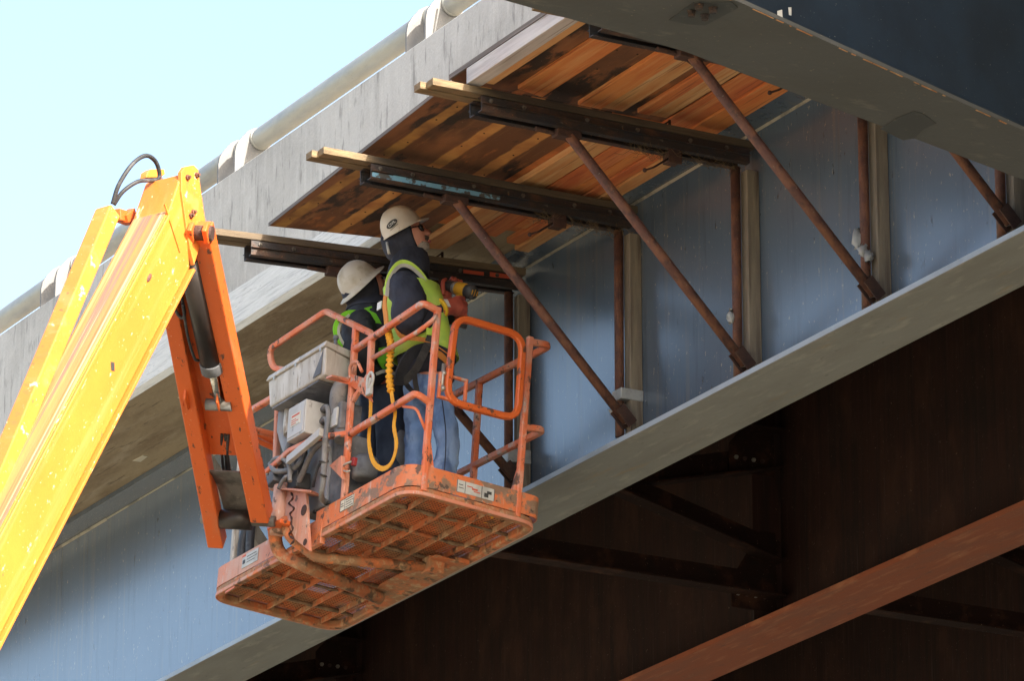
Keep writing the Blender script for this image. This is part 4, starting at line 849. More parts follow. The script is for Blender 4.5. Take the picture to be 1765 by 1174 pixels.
# canister, clips behind the first post
q = bl(628,812,1,.12); m = MB(); m.lathe([(.05,0),(.075,.01),(.08,.06),(.078,.13),(.06,.15),(.03,.155)], q+A([0,0,-.06]), (0,.05,1), 18); P('foot_switch', m, M['dark_grey'])
q = bl(613,797,1,.05); m = MB(); m.obox(q, (nrm(A([1,0,-.2])),(0,1,0),(0,0,1)), (.035,.05,.055)); P('clip', m, M['red'], .006)
m = MB(); m.tube(curve([bl(588,806,1,.0),bl(596,800,1,-.02),bl(606,796,1,.0)]), .007, 6); m.tube(curve([bl(588,808,1,.0),bl(596,813,1,-.02),bl(604,812,1,.0)]), .006, 6); P('clip_ring', m, M['zinc'])
# --- labels on the toe boards
def decal(p0, p1, h, ax, mt, prints, name='label_plate', n=A([0,-1,0])):
    a, b = A(p0), A(p1); t = nrm(b-a); up = A([0,0,1.0]); m = MB(); c = (a+b)/2
    m.obox(c+n*.0015, (t, n, up), (np.linalg.norm(b-a), .003, h)); o = P(name, m, mt)
    for (x0, x1, y0, y1, pm) in prints:
        W_ = np.linalg.norm(b-a); m = MB(); m.obox(a+t*W_*(x0+x1)/2+up*h*((y0+y1)/2-.5)+n*.0035, (t, n, up), (W_*(x1-x0), .002, h*(y1-y0))); obj('label_print', m, pm, o, PF)
bk, rd, og = M['print_black'], M['print_red'], M['print_orange']
decal((1.715,-.001,.13),(1.885,-.001,.13),.075,1,M['decal'],[(.0,.02,0,1,bk),(.98,1,0,1,bk),(0,1,.97,1,bk),(0,1,0,.03,bk),(.33,.345,0,1,bk),(.42,.9,.78,.84,bk),(.42,.94,.58,.63,bk),(.42,.85,.38,.43,bk),(.42,.94,.16,.21,bk),(.06,.26,.4,.46,bk),(.08,.24,.6,.66,bk)])
decal((.45,-.001,.125),(.66,-.001,.125),.085,1,M['decal_grey'],[(.0,.22,.86,1.0,rd),(.3,.9,.72,.77,bk),(.3,.95,.5,.54,bk),(.3,.8,.28,.32,bk),(.05,.2,.3,.6,bk)])
decal((PL_+.001,.34,.118),(PL_+.001,.60,.118),.075,0,M['decal_grey'],[(0,.012,0,1,bk),(.988,1,0,1,bk),(.215,.225,0,1,bk),(.655,.665,0,1,bk),(.27,.42,.62,.70,rd),(.40,.55,.45,.6,rd),(.45,.62,.30,.38,rd),(.05,.16,.6,.66,bk),(.05,.18,.35,.4,bk),(.73,.84,.15,.5,bk),(.80,.92,.45,.7,bk)], n=A([1,0,0]))
m = MB(); m.obox(bl(396,1017,1,-.001), (nrm(A([1,0,.05])),(0,1,0),(0,0,1)), (.12,.002,.012)); P('paint_scrape', m, M['orange'])
# --- yellow elastic lanyard with its snap hook (held between the worker and the post)
ln = thing('safety_lanyard', tuple(PF @ Vector((1.85,.12,.3))), 'yellow-orange ruffled safety lanyard hooked to the rail post and looping down', 'lanyard')
def flat(pts, wd, th, name, mt, wav=0, side=(0,-1,0), fr=PF):
    pts = curve(pts, 10); sc = [1+wav*math.sin(i*2.1) for i in range(len(pts))]
    m = MB(); m.sweep(pts, [(-wd/2,-th/2),(wd/2,-th/2),(wd/2,th/2),(-wd/2,th/2)], np.cross((0,-1,0), nrm(pts[1]-pts[0])), scale=sc); return obj(name, m, mt, ln, fr)
LV = .06
flat([bl(638,672,1,LV), bl(639,700,1,LV), bl(637,735,1,LV), bl(636,765,1,LV), bl(643,795,1,LV), bl(657,808,1,LV), bl(671,803,1,LV), bl(680,785,1,LV), bl(683,762,1,LV), bl(679,735,1,LV), bl(681,712,1,LV), bl(677,692,1,LV), bl(674,672,1,LV)], .032, .006, 'webbing', M['webbing_yellow'], .06)
pts = curve([bl(674,675,1,LV), bl(671,650,1,LV), bl(672,620,1,LV), bl(674,600,1,LV), bl(671,580,1,LV), bl(667,566,1,LV)], 16)
m = MB(); m.tube(pts, [.019+.007*math.sin(i*1.25) for i in range(len(pts))], 10); obj('elastic_sleeve', m, M['webbing_yellow'], ln, PF)
flat([bl(667,568,1,LV), bl(665,545,1,LV), bl(663,525,1,LV), bl(665,508,1,LV)], .042, .008, 'shock_pack', M['webbing_orange'])
hk = bl(637,660,1,.0)
m = MB(); m.tube(curve([hk+A([-.01,0,-.05]), hk+A([-.03,0,.0]), hk+A([-.025,0,.045]), hk+A([.005,0,.065]), hk+A([.035,0,.04]), hk+A([.04,0,.0]), hk+A([.02,0,-.05])]), .010, 8); m.obox(hk+A([.005,0,-.055]), ((1,0,0),(0,1,0),(0,0,1)), (.055,.02,.05)); m.tube([hk+A([.03,-.012,.02]), hk+A([.012,-.012,-.04])], .008, 6); obj('snap_hook', m, M['decal_grey'], ln, PF)
m = MB(); m.obox(bl(654,527,1,.10), ((1,0,0),(0,1,0),(0,0,1)), (.05,.006,.05)); obj('white_tag', m, M['white_print'], ln, PF)
# ------------------------------------------------------------------ people
FW = nrm(A([.16,.985,0])); RT = nrm(np.cross(FW, CZ))       # facing the girder; right hand side is towards the camera
def skin(name, nodes, edges, mt, parent, root=0, sub=2):
    me = bpy.data.meshes.new(name); me.from_pydata([tuple(n[0]) for n in nodes], edges, [])
    o = bpy.data.objects.new(name, me); COL.objects.link(o)
    md = o.modifiers.new('skin', 'SKIN'); md.use_smooth_shade = True; md.branch_smoothing = .4
    for i, n in enumerate(nodes):
        r = n[1]; me.skin_vertices[0].data[i].radius = (r, r) if np.isscalar(r) else r
    me.skin_vertices[0].data[root].use_root = True
    ss = o.modifiers.new('sub', 'SUBSURF'); ss.levels = sub; ss.render_levels = sub
    dg = bpy.context.evaluated_depsgraph_get(); me2 = bpy.data.meshes.new_from_object(o.evaluated_get(dg))
    o.modifiers.clear(); o.data = me2; me2.name = name; bpy.data.meshes.remove(me)
    me2.materials.clear(); me2.materials.append(mt)
    for p in me2.polygons: p.use_smooth = True
    put(o, parent, Matrix.Identity(4)); return o
def loft(rings, n=28, cap0=True, cap1=True):
    """rings: (centre, axis1, axis2, r1, r2[, squareness])"""
    m = MB(); vs = []
    for c, a, b, r1, r2 in rings:
        a, b = nrm(a), nrm(b)
        for i in range(n):
            t = 2*math.pi*i/n; vs.append(A(c)+a*math.cos(t)*r1+b*math.sin(t)*r2)
    fs = []
    for k in range(len(rings)-1):
        for i in range(n):
            j = (i+1) % n; fs.append((k*n+i, k*n+j, (k+1)*n+j, (k+1)*n+i))
    m.add(vs, fs, True)
    if cap0: m.f.append(list(range(n-1,-1,-1))); m.sm.append(False)
    if cap1: m.f.append([(len(rings)-1)*n+i for i in range(n)]); m.sm.append(False)
    return m
def wrinkle(o, amp, freq=9, seed=0):
    from mathutils import noise
    me = o.data; me.update()
    ns = [v.normal.copy() for v in me.vertices]
    for v, nn in zip(me.vertices, ns):
        p = v.co*freq+Vector((seed*7.1, seed*3.3, seed)); k = noise.noise(p)+.5*noise.noise(p*2.3)
        v.co += nn*(k*amp)
    me.update()

def head_pts(nu=44, nv=36, off=0.0):
    """surface of the head in its own frame (x forward, y left, z up), radius function of direction"""
    def r_of(d):
        x, y, z = d
        e = 1/math.sqrt((x/.102)**2+(y/.080)**2+(z/.128)**2)
        g = lambda cx, cy, cz, s1, s2, a: a*math.exp(-((y-cy)/s1)**2-((z-cz)/s2)**2)*(1 if x > 0 else 0)
        e += g(1,0,-.16,.13,.16,.026)+g(1,0,.02,.09,.18,.012)          # nose
        e += g(1,0,.30,.5,.09,.006)                                    # brow
        e -= g(1,.36,.12,.16,.11,.010)+g(1,-.36,.12,.16,.11,.010)      # eye sockets
        e += g(1,0,-.50,.22,.06,.007)-g(1,0,-.44,.2,.03,.003)          # lips
        e += g(1,0,-.80,.30,.16,.016)                                  # chin
        e -= (.012 if z < -.3 else 0)*max(0, -z-.3)*abs(y)
        return e+off
    vs, fs = [], []
    for i in range(nv+1):
        th = math.pi*i/nv
        for j in range(nu):
            ph = 2*math.pi*j/nu; d = (math.sin(th)*math.cos(ph), math.sin(th)*math.sin(ph), math.cos(th)); r = r_of(d); vs.append(A(d)*r)
    for i in range(nv):
        for j in range(nu):
            k = (j+1) % nu; fs.append((i*nu+j, (i+1)*nu+j, (i+1)*nu+k, i*nu+k))
    return vs, fs
def head(person, H, fx, mask, beard=True, glasses=True):
    """H head centre, fx facing direction, returns frame"""
    fx = nrm(fx); fy = nrm(np.cross(CZ, fx)); fz = np.cross(fx, fy); F = frame_of(H, fx, fy, fz)
    vs, fs = head_pts(); m = MB(); m.add([q*1.06 for q in vs], fs, True); obj('head', m, M['skin'], person, F)
    if beard:
        vs2, _ = head_pts(off=.007); m = MB(); m2 = MB()
        keep = lambda q: q[0] > .02 and q[2] < -.068 and abs(q[1]) < .062
        kp2 = lambda q: q[0] > .05 and -.068 <= q[2] < -.046 and abs(q[1]) < .034
        kp3 = lambda q: q[0] > .07 and -.092 < q[2] < -.052 and .026 < abs(q[1]) < .04
        m.add([q*1.06 for q in vs2], [f for f in fs if all(keep(vs2[i]) for i in f)], True); obj('beard', m, M['beard'], person, F)
        m2.add([q*1.065 for q in vs2], [f for f in fs if any(kp2(vs2[i]) for i in f) and not any(keep(vs2[i]) for i in f)], True); obj('moustache', m2, M['beard_dark'], person, F)
        m = MB(); m.ball((.108,0,-.072), (.010,.022,.008), 10); obj('lips', m, M['lips'], person, F)
    if glasses:
        m = MB()
        for s in (1,-1): m.ball((.092,.036*s,.016), (.017,.036,.027), 12)
        m.tube([(.106,-.012,.02),(.108,0,.022),(.106,.012,.02)], .004, 6)
        for s in (1,-1): m.tube([(.09,.062*s,.022),(.05,.085*s,.022),(.0,.09*s,.018)], .0045, 6)
        obj('sunglasses', m, M['lens'], person, F)
    else:
        m = MB()
        for s in (1,-1): m.ball((.088,.036*s,.018), (.012,.016,.010), 10)
        obj('eye', m, M['lens'], person, F)
    # ears under the hood
    m = MB()
    for s in (1,-1): m.ball((-.005,.084*s,-.005), (.026,.010,.036), 10)
    obj('ear', m, M['skin'], person, F)
    return F
def hood(person, F, neck, mt):
    """hood shell with a face opening"""
    R3 = A(F.to_3x3()); o = A(F.translation); W_ = lambda p: o+R3@A(p)
    fx, fy, fz = R3[:,0], R3[:,1], R3[:,2]
    # seen from the side: rings slide from the face opening backwards
    rings = []
    prof = [(.050,.076,.112,-.006),(.058,.083,.120,-.006),(.048,.090,.128,-.004),(.02,.096,.136,.0),(-.03,.099,.140,.0),(-.08,.093,.132,.0),(-.115,.076,.108,-.004),(-.138,.04,.06,-.006),(-.146,.006,.01,-.008)]
    for x, ry, rz, dz in prof: rings.append((W_((x-.030,0,dz)), fy, fz, ry, rz))
    m = loft(rings, 30, False, True); h = obj('hood', m, mt, person); wrinkle(h, .006, 11, 1)
    # cowl: loft from under the chin / back of head to the shoulders
    a = W_((-.015,0,-.085)); b = A(neck)
    rings = []
    for k in range(7):
        t = k/6; c = a*(1-t)+b*t; rings.append((c, FW, RT, .096+.030*t+.010*math.sin(t*3.1), .088+.065*t))
    m = loft(rings, 30, False, True); h2 = obj('hood_cowl', m, mt, person); wrinkle(h2, .010, 9, 2)
    md = h.modifiers.new('solid', 'SOLIDIFY'); md.thickness = .006
def helmet(name, person, o, fx, mt, full=False, s=1.0):
    """hard hat in a frame (x front, z crown)"""
    fx = nrm(fx); fy = nrm(np.cross(CZ, fx)); fz = np.cross(fx, fy); F = frame_of(o, fx, fy, fz)
    n = 40; rows = []
    for k in range(11):
        t = k/10*math.pi/2; rows.append((math.cos(t)**.85 if k < 10 else 0.0, math.sin(t)**.95))
    vs, fs = [], []; rx, ry, rz = .140*s, .116*s, .150*s
    def brim(th):
        c = math.cos(th)
        if full: return .036+.022*max(0, c)+.012*max(0,-c)
        return .006+.052*max(0, c)**2.2
    for k, (a, b) in enumerate(rows):
        for i in range(n):
            th = 2*math.pi*i/n; ridge = .006*math.exp(-(math.sin(th)/.16)**2)*b if not full else .004*math.exp(-(math.sin(th)/.2)**2)*b
            vs.append((rx*a*math.cos(th), ry*a*math.sin(th), rz*b+ridge*0.6+ (.004*math.cos(4*th) if .3 < b < .9 and not full else 0)))
    base0 = len(vs)
    for i in range(n):
        th = 2*math.pi*i/n; w_ = brim(th); vs.append(((rx+w_)*math.cos(th), (ry+w_)*math.sin(th), -.006-.22*w_*(1.2 if full else 1.0)))
    base1 = len(vs)
    for i in range(n):
        th = 2*math.pi*i/n; w_ = brim(th); vs.append(((rx+w_)*math.cos(th), (ry+w_)*math.sin(th), -.011-.22*w_*(1.2 if full else 1.0)))
    base2 = len(vs)
    for i in range(n):
        th = 2*math.pi*i/n; vs.append(((rx-.006)*math.cos(th), (ry-.006)*math.sin(th), -.006))
    base3 = len(vs)
    for i in range(n):
        th = 2*math.pi*i/n; vs.append(((rx-.012)*.75*math.cos(th), (ry-.012)*.75*math.sin(th), rz*.62))
    for k in range(len(rows)-1):
        for i in range(n):
            j = (i+1) % n; fs.append((k*n+i, k*n+j, (k+1)*n+j, (k+1)*n+i))
    for a, b in ((base0,0),(base1,base0),(base2,base1),(base3,base2)):
        for i in range(n):
            j = (i+1) % n; fs.append((a+i, a+j, b+j, b+i))
    fs.append([base3+i for i in range(n)])
    m = MB(); m.add(vs, fs, True); h = obj('hard_hat', m, mt, person, F)
    return h, F
def text_mesh(txt, size, depth=.0006):
    cu = bpy.data.curves.new('t', 'FONT'); cu.body = txt; cu.size = size; cu.align_x = 'CENTER'; cu.align_y = 'CENTER'; cu.extrude = depth; cu.resolution_u = 2
    o = bpy.data.objects.new('t', cu); COL.objects.link(o); dg = bpy.context.evaluated_depsgraph_get()
    me = bpy.data.meshes.new_from_object(o.evaluated_get(dg)); bpy.data.objects.remove(o); bpy.data.curves.remove(cu); return me
def strap(person, pts, wd, mt, name='strap', th=.006, face=None, n=10):
    pts = curve(pts, n); face = A([1,0,0]) if face is None else face; m = MB()
    m.sweep(pts, [(-wd/2,-th/2),(wd/2,-th/2),(wd/2,th/2),(-wd/2,th/2)], np.cross(face, nrm(pts[1]-pts[0]))); return obj(name, m, mt, person)
def finger(m, pts, r): 
    pts = curve(pts, 4); m.tube(pts, [r*(1-.25*i/(len(pts)-1)) for i in range(len(pts))], 8); m.ball(pts[-1], r*.78, 8)
J = lambda px, py, X: on(px, py, 0, X)

# ================= front worker
XC = -26.74
w1 = thing('person', tuple(PF @ Vector((2.05,.45,.07))), 'worker with navy hood, sunglasses and grey beard looking up, drill in red gloves', 'person', 'workers in the platform')
pelv, waist, chest, nb = J(738,648,XC), J(731,602,XC), J(716,530,XC), J(702,474,XC)
sr, sl_ = J(694,494,XC+.17), J(716,492,XC-.19)
er, wr_ = J(706,553,XC+.20), J(757,531,XC+.14)
el, wl = J(748,548,XC-.25), J(766,522,XC-.12)
hr, hl_ = J(752,664,XC+.11), J(724,680,XC-.11)
kr, kl = J(774,766,XC+.13), J(717,792,XC-.13)
fr, fl = A(PF @ Vector((2.02,.50,.16))), A(PF @ Vector((1.80,.46,.16)))
H1 = J(706,410,XC)
f1h = nrm(A([.64,.77,0])); f1 = nrm(f1h*math.cos(math.radians(20))+CZ*math.sin(math.radians(20)))
body = skin('body', [(pelv,.13),(waist,(.12,.15)),(chest,(.12,.16)),(nb,.065),(H1-f1*.02-CZ*.04,.07),(sr,.045),(er,.028),(wr_,.025),(sl_,.045),(el,.028),(wl,.025),(hr,.085),(kr,.06),(fr,.045),(hl_,.085),(kl,.06),(fl,.045)],
     [(0,1),(1,2),(2,3),(3,4),(2,5),(5,6),(6,7),(2,8),(8,9),(9,10),(0,11),(11,12),(12,13),(0,14),(14,15),(15,16)], M['skin'], w1)
jeans = skin('jeans', [(pelv+CZ*.08,(.145,.175)),(pelv-CZ*.02,(.15,.18)),(hr-CZ*.05,.104),((hr+kr)/2,.090),(kr,.077),((kr+fr)/2,.078),(fr+CZ*.02,.09),(hl_-CZ*.05,.104),((hl_+kl)/2,.090),(kl,.077),((kl+fl)/2,.078),(fl+CZ*.02,.09)],
     [(0,1),(1,2),(2,3),(3,4),(4,5),(5,6),(1,7),(7,8),(8,9),(9,10),(10,11)], M['denim'], w1, sub=3); wrinkle(jeans, .016, 10, 3)
hoodie = obj('sweatshirt', loft([(pelv-CZ*.02,FW,RT,.165,.19),(waist-CZ*.06,FW,RT,.16,.185),((waist+chest)/2,FW,RT,.155,.185),(chest,FW,RT,.155,.185),((chest+nb)/2+CZ*.02,FW,RT,.145,.19),(nb-CZ*.03,FW,RT,.11,.15),(nb+CZ*.02,FW,RT,.085,.09)], 30), M['navy'], w1); wrinkle(hoodie, .012, 8, 5)
def sleeve(person, pts, rr, mt, seed):
    c = curve(pts, 10); rad = list(np.interp(np.linspace(0,1,len(c)), np.linspace(0,1,len(rr)), rr)); m = MB(); m.tube(c, rad, 20); m.ball(c[0], rr[0]*.99, 14)
    o = obj('sleeve', m, mt, person); wrinkle(o, .016, 12, seed); return o
sleeve(w1, [sr+CZ*.0, (sr+er)/2+A([.04,0,0]), er, (er+wr_)/2-CZ*.015, wr_-nrm(wr_-er)*.02], [.100,.108,.100,.085,.060], M['navy'], 6)
sleeve(w1, [sl_, (sl_+el)/2, el, wl-nrm(wl-el)*.02], [.10,.10,.09,.058], M['navy'], 7)
F1 = head(w1, H1, f1, None)
hood(w1, F1, nb-CZ*.01, M['navy'])
hatc = J(693,394,XC); hb, hf = J(664,408,XC), J(722,379,XC)
hat1, HF1 = helmet('hard_hat', w1, hatc, hf-hb, M['hat'], False, .97)
# oval emblem with the word CIVIL on the right side of the helmet
tx = J(667,379,XC+.10)
q = A(HF1.inverted() @ Vector(tx)); th_ = math.atan2(-abs(q[1])/.113, q[0]/.136)
th_ = math.radians(-138); ca, sa = math.cos(th_), math.sin(th_); zz = .34
kk = math.sqrt(1-zz*zz); pos = A([.136*kk*ca, .1125*kk*sa, .1455*zz]); nn = nrm(A([pos[0]/.136**2, pos[1]/.1125**2, pos[2]/.1455**2])); 
ex = nrm(A([-nn[1], nn[0], 0])); ex = ex if ex[0] > 0 else -ex; ey = np.cross(nn, ex); 
ex, ey = nrm(ex*.97+ey*.24), nrm(ey*.97-ex*.24)
EF = HF1 @ frame_of(pos+nn*.0035, ex, ey, nn)
m = MB(); m.add([(.041*math.cos(2*math.pi*i/28), .0205*math.sin(2*math.pi*i/28), -.0012) for i in range(28)]+[(.041*math.cos(2*math.pi*i/28), .0205*math.sin(2*math.pi*i/28), 0) for i in range(28)], [list(range(28,56))]+[(i,(i+1)%28,28+(i+1)%28,28+i) for i in range(28)]); obj('emblem', m, M['print_black'], hat1, EF)
me = text_mesh('CIVIL', .025); me.materials.append(M['white_print']); o = bpy.data.objects.new('emblem_word', me); put(o, hat1, EF @ Matrix.Translation((0,0,.0012)))
m = MB(); m.box((-.035,-.0275,-.001),(.03,-.0255,.0)); obj('emblem_line', m, M['print_black'], hat1, EF)
# suspension strap at the nape
m = MB(); m.tube([J(667,418,XC), J(669,430,XC+.02), J(671,438,XC+.02)], .009, 8); obj('hat_strap', m, M['decal_grey'], w1)
# vest: shell round the trunk, armhole piping and tape
rings = []
for t, c, rx, ry in ((0,(waist+pelv)/2+CZ*.02,.195,.225),(.2,waist,.19,.22),(.5,(waist+chest)/2,.185,.215),(.8,chest,.18,.21),(1,(chest+nb)/2+CZ*.02,.165,.20)):
    rings.append((c, FW, RT, rx, ry))
m = loft(rings, 32, False, False); vest = obj('safety_vest', m, M['lime'], w1); wrinkle(vest, .010, 7, 4); md = vest.modifiers.new('s','SOLIDIFY'); md.thickness = .004
ah = [J(*q) for q in ((666,505,XC+.16),(669,482,XC+.17),(679,462,XC+.18),(692,452,XC+.18),(708,456,XC+.19),(724,470,XC+.19),(736,488,XC+.19),(744,508,XC+.19))]
strap(w1, ah, .030, M['lime'], 'vest_edge'); 
strap(w1, [p+A([.006,0,-.022]) for p in ah], .022, M['silver_tape'], 'reflective_tape')
strap(w1, [J(736,492,XC+.17),J(745,512,XC+.17),J(748,530,XC+.185),J(744,560,XC+.20)], .085, M['silver_tape'], 'reflective_tape')
strap(w1, [J(744,488,XC+.165),J(753,508,XC+.175),J(757,530,XC+.18)], .03, M['lime_green'], 'vest_edge')
strap(w1, [J(716,500,XC+.205),J(728,522,XC+.215),J(733,548,XC+.225)], .05, M['navy'], 'sleeve_fold')
# dark shirt tail under the vest, belt and harness
strap(w1, [J(688,664,XC+.12),J(692,640,XC+.17),J(708,612,XC+.21),J(730,602,XC+.225),J(752,604,XC+.225),J(775,615,XC+.2)], .075, M['black_cloth'], 'shirt_tail', .012)
strap(w1, [J(683,560,XC+.15),J(694,580,XC+.19),J(720,584,XC+.235),J(745,590,XC+.235),J(775,610,XC+.2)], .045, M['webbing_orange'], 'harness_strap')
strap(w1, [J(742,600,XC+.24),J(760,612,XC+.22),J(778,628,XC+.18)], .05, M['webbing_orange'], 'harness_strap')
strap(w1, [J(745,572,XC+.25),J(738,592,XC+.25),J(726,618,XC+.235),J(714,640,XC+.20),J(695,660,XC+.13)], .050, M['webbing_black'], 'harness_strap')
strap(w1, [J(713,638,XC+.21),J(716,660,XC+.18),J(718,678,XC+.17),J(708,672,XC+.10),J(700,662,XC+.05)], .034, M['webbing_black'], 'leg_strap')
strap(w1, [J(775,600,XC+.16),J(779,622,XC+.15),J(772,650,XC+.17),J(776,668,XC+.15)], .03, M['webbing_black'], 'leg_strap')
m = MB(); m.obox(J(776,610,XC+.10), (RT, FW, CZ), (.10,.06,.16)); obj('tool_pouch', m, M['black_cloth'], w1, None, .02)
m = MB(); m.obox(J(741,572,XC+.255), ((0,1,0),(0,0,1),(1,0,0)), (.05,.045,.012)); obj('buckle', m, M['lime'], w1, None, .004)
# jeans seams and pocket
strap(w1, [J(762,690,XC+.225),J(768,740,XC+.225),J(768,780,XC+.22),J(765,820,XC+.22)], .006, M['denim_dark'], 'seam', .004)
strap(w1, [J(752,612,XC+.235),J(757,630,XC+.235),J(748,640,XC+.235),J(735,640,XC+.23)], .005, M['denim_dark'], 'pocket_seam', .003)
for k, f_ in (('r',fr),('l',fl)):
    m = MB(); m.ball(f_+FW*.06-CZ*.02, (.07,.15,.06), 14, (RT, FW, CZ)); m.obox(f_+FW*.06-CZ*.075, (RT, FW, CZ), (.11,.30,.03)); obj('boot', m, M['boot'], w1)
# gloves
gr, gl_ = J(783,533,XC+.10), J(770,503,XC-.12)
def tube_between(m, pts, rr, n=14): m.tube(curve(pts, 6), list(np.interp(np.linspace(0,1,len(curve(pts,6))), np.linspace(0,1,len(rr)), rr)), n)
m = MB(); tube_between(m, [J(756,532,XC+.16), J(764,531,XC+.15), J(775,528,XC+.13), J(786,529,XC+.11), J(797,533,XC+.09)], [.060,.056,.054,.058,.042])
m.ball(J(788,530,XC+.10), (.05,.07,.058), 14)
for k in range(4):
    z = -.018*k
    a = J(796,521,XC+.11)+CZ*z*1.3; b = a+FW*.035+A([-.02,0,-.006]); c = b+FW*-.005+A([-.06,0,0]); d = c-FW*.03
    finger(m, [J(788,524,XC+.12)+CZ*z, a, b, c, d], .0175-.001*k)
finger(m, [J(778,520,XC+.15), J(788,514,XC+.14), J(797,514,XC+.10), J(800,516,XC+.04)], .017)
g = obj('glove', m, M['glove'], w1)
m = MB(); m.lathe([(.058,-.012),(.066,-.006),(.067,.004),(.060,.010)], J(758,532,XC+.16), nrm(wr_-er), 20); obj('glove_cuff', m, M['glove_cuff'], w1)
m = MB(); strapm = [J(769,518,XC+.215), J(773,527,XC+.215)]; m.obox((strapm[0]+strapm[1])/2, (nrm(strapm[1]-strapm[0]), FW, RT), (.05,.025,.003)); obj('glove_print', m, M['silver_tape'], w1)
m = MB(); tube_between(m, [J(758,535,XC-.16), J(764,524,XC-.13), J(766,512,XC-.11), J(768,502,XC-.10)], [.05,.046,.05,.036])
finger(m, [J(764,508,XC-.06), J(763,494,XC-.05), J(764,485,XC-.05), J(768,482,XC-.06)], .0165)     # thumb at the left of the nose piece
for k, (px, py) in enumerate(((779,480),(784,481),(789,484),(794,485))):
    finger(m, [J(772+4*k,505,XC-.15), J(774+4*k,492,XC-.16), J(px,py,XC-.13), J(px+1,py+2,XC-.08)], .016-.0008*k)
obj('glove', m, M['glove'], w1)

# drill held in both gloves
a_ = J(817,505,XC+.12); b_ = J(769,492,XC-.10); dd = nrm(b_-a_); DL = np.linalg.norm(b_-a_)
dz = nrm(CZ-dd*(CZ@dd)); dy = np.cross(dz, dd); DF = frame_of(a_, dd, dy, dz)
dr = thing('impact_drill', tuple(a_), 'yellow and black cordless drill with grey nose gripped in red rubber gloves', 'drill', None, DF)
def D(name, m, mt, bv=0): return obj(name, m, M[mt], dr, DF, bv)
m = MB(); m.lathe([(.012,-.006),(.034,-.004),(.043,.006),(.046,.02),(.046,.058),(.043,.06)], (0,0,0), (1,0,0), 24); D('motor_cap', m, 'drill_black')
m = MB()
for k in (-1,0,1): m.obox((-.0055,.022*k,.0), ((1,0,0),(0,1,0),(0,0,1)), (.004,.006,.042-.012*abs(k)))
D('cap_vent', m, 'drill_yellow')
m = MB(); m.lathe([(.042,.058),(.045,.064),(.045,.14),(.041,.15)], (0,0,0), (1,0,0), 24); D('motor_housing', m, 'drill_yellow')
m = MB(); m.lathe([(.042,.148),(.042,.165),(.038,.178),(.033,.184)], (0,0,0), (1,0,0), 24); D('gear_case', m, 'drill_grey')
m = MB(); m.lathe([(.034,.182),(.036,.19),(.036,.24),(.031,.262),(.014,.268),(.010,.30)], (0,0,0), (1,0,0), 20); D('nose_piece', m, 'drill_black')
m = MB(); m.sweep([(.10,0,-.03),(.095,0,-.08),(.08,0,-.14),(.07,0,-.17)], [(-.021,-.027),(.021,-.027),(.026,0),(.021,.027),(-.021,.027),(-.026,0)], (0,1,0)); D('handle', m, 'drill_yellow', .004)
m = MB(); m.box((.005,-.04,-.23),(.125,.04,-.172)); D('battery', m, 'drill_black', .008)
m = MB(); m.box((.118,-.012,-.075),(.135,.012,-.045)); D('trigger', m, 'drill_black', .003)

# ================= rear worker
XB = -27.36
w2 = thing('person', tuple(PF @ Vector((1.45,.45,.07))), 'worker in dark jacket and green-edged vest behind, dirty full-brim hard hat tipped back', 'person', 'workers in the platform')
pelv, waist, chest, nb = J(660,668,XB), J(652,632,XB), J(638,575,XB), J(632,532,XB)
sr, sl_ = J(618,562,XB+.17), J(646,556,XB-.19)
er, wr_ = J(616,636,XB+.17), J(652,650,XB+.12)
el, wl = J(668,618,XB-.22), J(690,600,XB-.14)
hr, hl_ = J(676,692,XB+.11), J(650,704,XB-.11)
kr, kl = J(672,778,XB+.14), J(640,800,XB-.12)
fr, fl = A(PF @ Vector((1.42,.52,.16))), A(PF @ Vector((1.20,.48,.16)))
H2 = J(634,492,XB); f2 = nrm(FW*math.cos(math.radians(18))+CZ*math.sin(math.radians(18)))
skin('body', [(pelv,.13),(waist,(.12,.15)),(chest,(.12,.16)),(nb,.065),(H2-f2*.02-CZ*.04,.07),(sr,.045),(er,.028),(wr_,.025),(sl_,.045),(el,.028),(wl,.025),(hr,.085),(kr,.06),(fr,.045),(hl_,.085),(kl,.06),(fl,.045)],
     [(0,1),(1,2),(2,3),(3,4),(2,5),(5,6),(6,7),(2,8),(8,9),(9,10),(0,11),(11,12),(12,13),(0,14),(14,15),(15,16)], M['skin'], w2)
j2 = skin('trousers', [(pelv+CZ*.08,(.15,.18)),(pelv-CZ*.02,(.155,.185)),(hr-CZ*.05,.11),((hr+kr)/2,.10),(kr,.09),((kr+fr)/2,.088),(fr+CZ*.02,.09),(hl_-CZ*.05,.11),((hl_+kl)/2,.10),(kl,.09),((kl+fl)/2,.088),(fl+CZ*.02,.09)],
     [(0,1),(1,2),(2,3),(3,4),(4,5),(5,6),(1,7),(7,8),(8,9),(9,10),(10,11)], M['denim_dark'], w2, sub=3); wrinkle(j2, .011, 9, 13)
jk = obj('jacket', loft([(waist-CZ*.12,FW,RT,.175,.20),(waist,FW,RT,.17,.20),((waist+chest)/2,FW,RT,.165,.195),(chest,FW,RT,.16,.19),((chest+nb)/2+CZ*.01,FW,RT,.15,.19),(nb-CZ*.02,FW,RT,.12,.15),(nb+CZ*.03,FW,RT,.085,.09)], 30), M['black_cloth'], w2); wrinkle(jk, .014, 8, 15)
sleeve(w2, [sr, (sr+er)/2+A([.03,0,0]), er, (er+wr_)/2, wr_], [.108,.112,.10,.085,.06], M['black_cloth'], 16)
sleeve(w2, [sl_, (sl_+el)/2, el, wl], [.105,.10,.09,.06], M['black_cloth'], 17)
F2 = head(w2, H2, f2, None, False, False)
hood(w2, F2, nb-CZ*.01, M['navy'])
hb, hf = J(597,510,XB), J(645,463,XB)
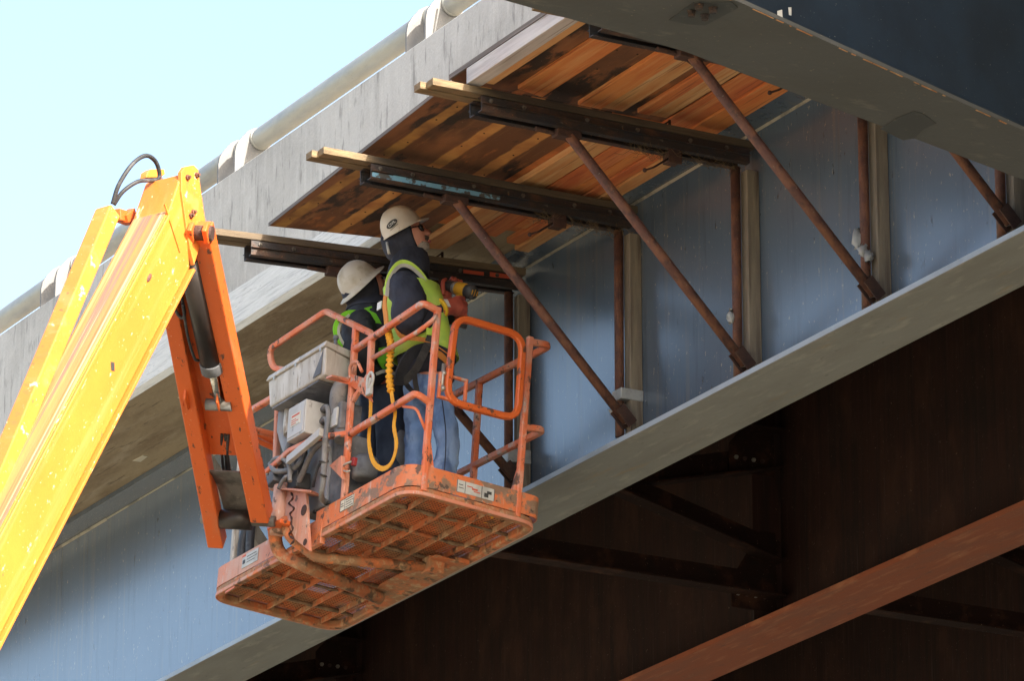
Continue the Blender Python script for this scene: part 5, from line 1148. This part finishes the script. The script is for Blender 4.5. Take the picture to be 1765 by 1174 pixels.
hat2, HF2 = helmet('hard_hat', w2, J(620,488,XB), hf-hb, M['hat_dirty'], True, .98)
rings = [((waist+pelv)/2, FW, RT, .20, .23), (waist, FW, RT, .195, .225), ((waist+chest)/2, FW, RT, .19, .215), (chest, FW, RT, .18, .205)]
m = loft(rings, 30, False, False)
# the vest is open over the dark jacket: only the front half is green, the back stays dark
v_ = obj('safety_vest', m, M['black_cloth'], w2); wrinkle(v_, .010, 7, 14)
rim = [J(*q) for q in ((596,598,XB+.19),(585,588,XB+.2),(578,570,XB+.2),(583,553,XB+.2),(597,541,XB+.2),(612,539,XB+.2),(626,543,XB+.2),(634,550,XB+.2))]
strap(w2, rim, .034, M['lime_green'], 'vest_edge'); strap(w2, [p+A([.004,.02,-.006]) for p in rim[:5]], .018, M['silver_tape'], 'reflective_tape')
strap(w2, [J(634,530,XB+.16),J(643,545,XB+.18),J(654,566,XB+.19),J(664,592,XB+.19),J(672,620,XB+.2)], .055, M['lime_green'], 'vest_edge')
strap(w2, [J(655,600,XB+.215),J(662,620,XB+.22),J(672,632,XB+.19),J(682,638,XB+.18)], .09, M['lime_green'], 'vest_front', .008)
strap(w2, [J(648,645,XB+.23),J(664,640,XB+.24),J(684,646,XB+.2)], .02, M['silver_tape'], 'reflective_tape')
# knee pad
m = MB(); m.ball(kr+RT*.05+FW*.05, (.06,.075,.13), 14, (FW, RT, CZ)); obj('knee_pad', m, M['dark_grey'], w2)
m = MB(); m.obox(J(688,665,XB+.12), (RT, FW, CZ), (.12,.10,.22)); obj('tool_pouch', m, M['black_cloth'], w2, None, .03)
m = MB(); m.ball(wr_+FW*.03, (.05,.06,.045), 12); 
for k in range(4): finger(m, [wr_+FW*.05+CZ*(.02-.014*k), wr_+FW*.10+CZ*(.02-.016*k), wr_+FW*.125+CZ*(-.004-.016*k), wr_+FW*.115+CZ*(-.03-.014*k)], .014)
finger(m, [wr_+FW*.02+RT*-.03, wr_+FW*.06-RT*.05, wr_+FW*.09-RT*.05], .015); obj('glove', m, M['glove'], w2)
m = MB(); m.ball(wl+FW*.03, (.05,.06,.045), 12)
for k in range(4): finger(m, [wl+FW*.05+CZ*(.02-.014*k), wl+FW*.10+CZ*(.02-.016*k), wl+FW*.125+CZ*(-.004-.016*k), wl+FW*.115+CZ*(-.03-.014*k)], .014)
finger(m, [wl+FW*.02+RT*.03, wl+FW*.06+RT*.05, wl+FW*.09+RT*.05], .015); obj('glove', m, M['glove'], w2)
for f_ in (fr, fl):
    m = MB(); m.ball(f_+FW*.06-CZ*.02, (.07,.15,.06), 14, (RT, FW, CZ)); m.obox(f_+FW*.06-CZ*.075, (RT, FW, CZ), (.11,.30,.03)); obj('boot', m, M['boot'], w2)
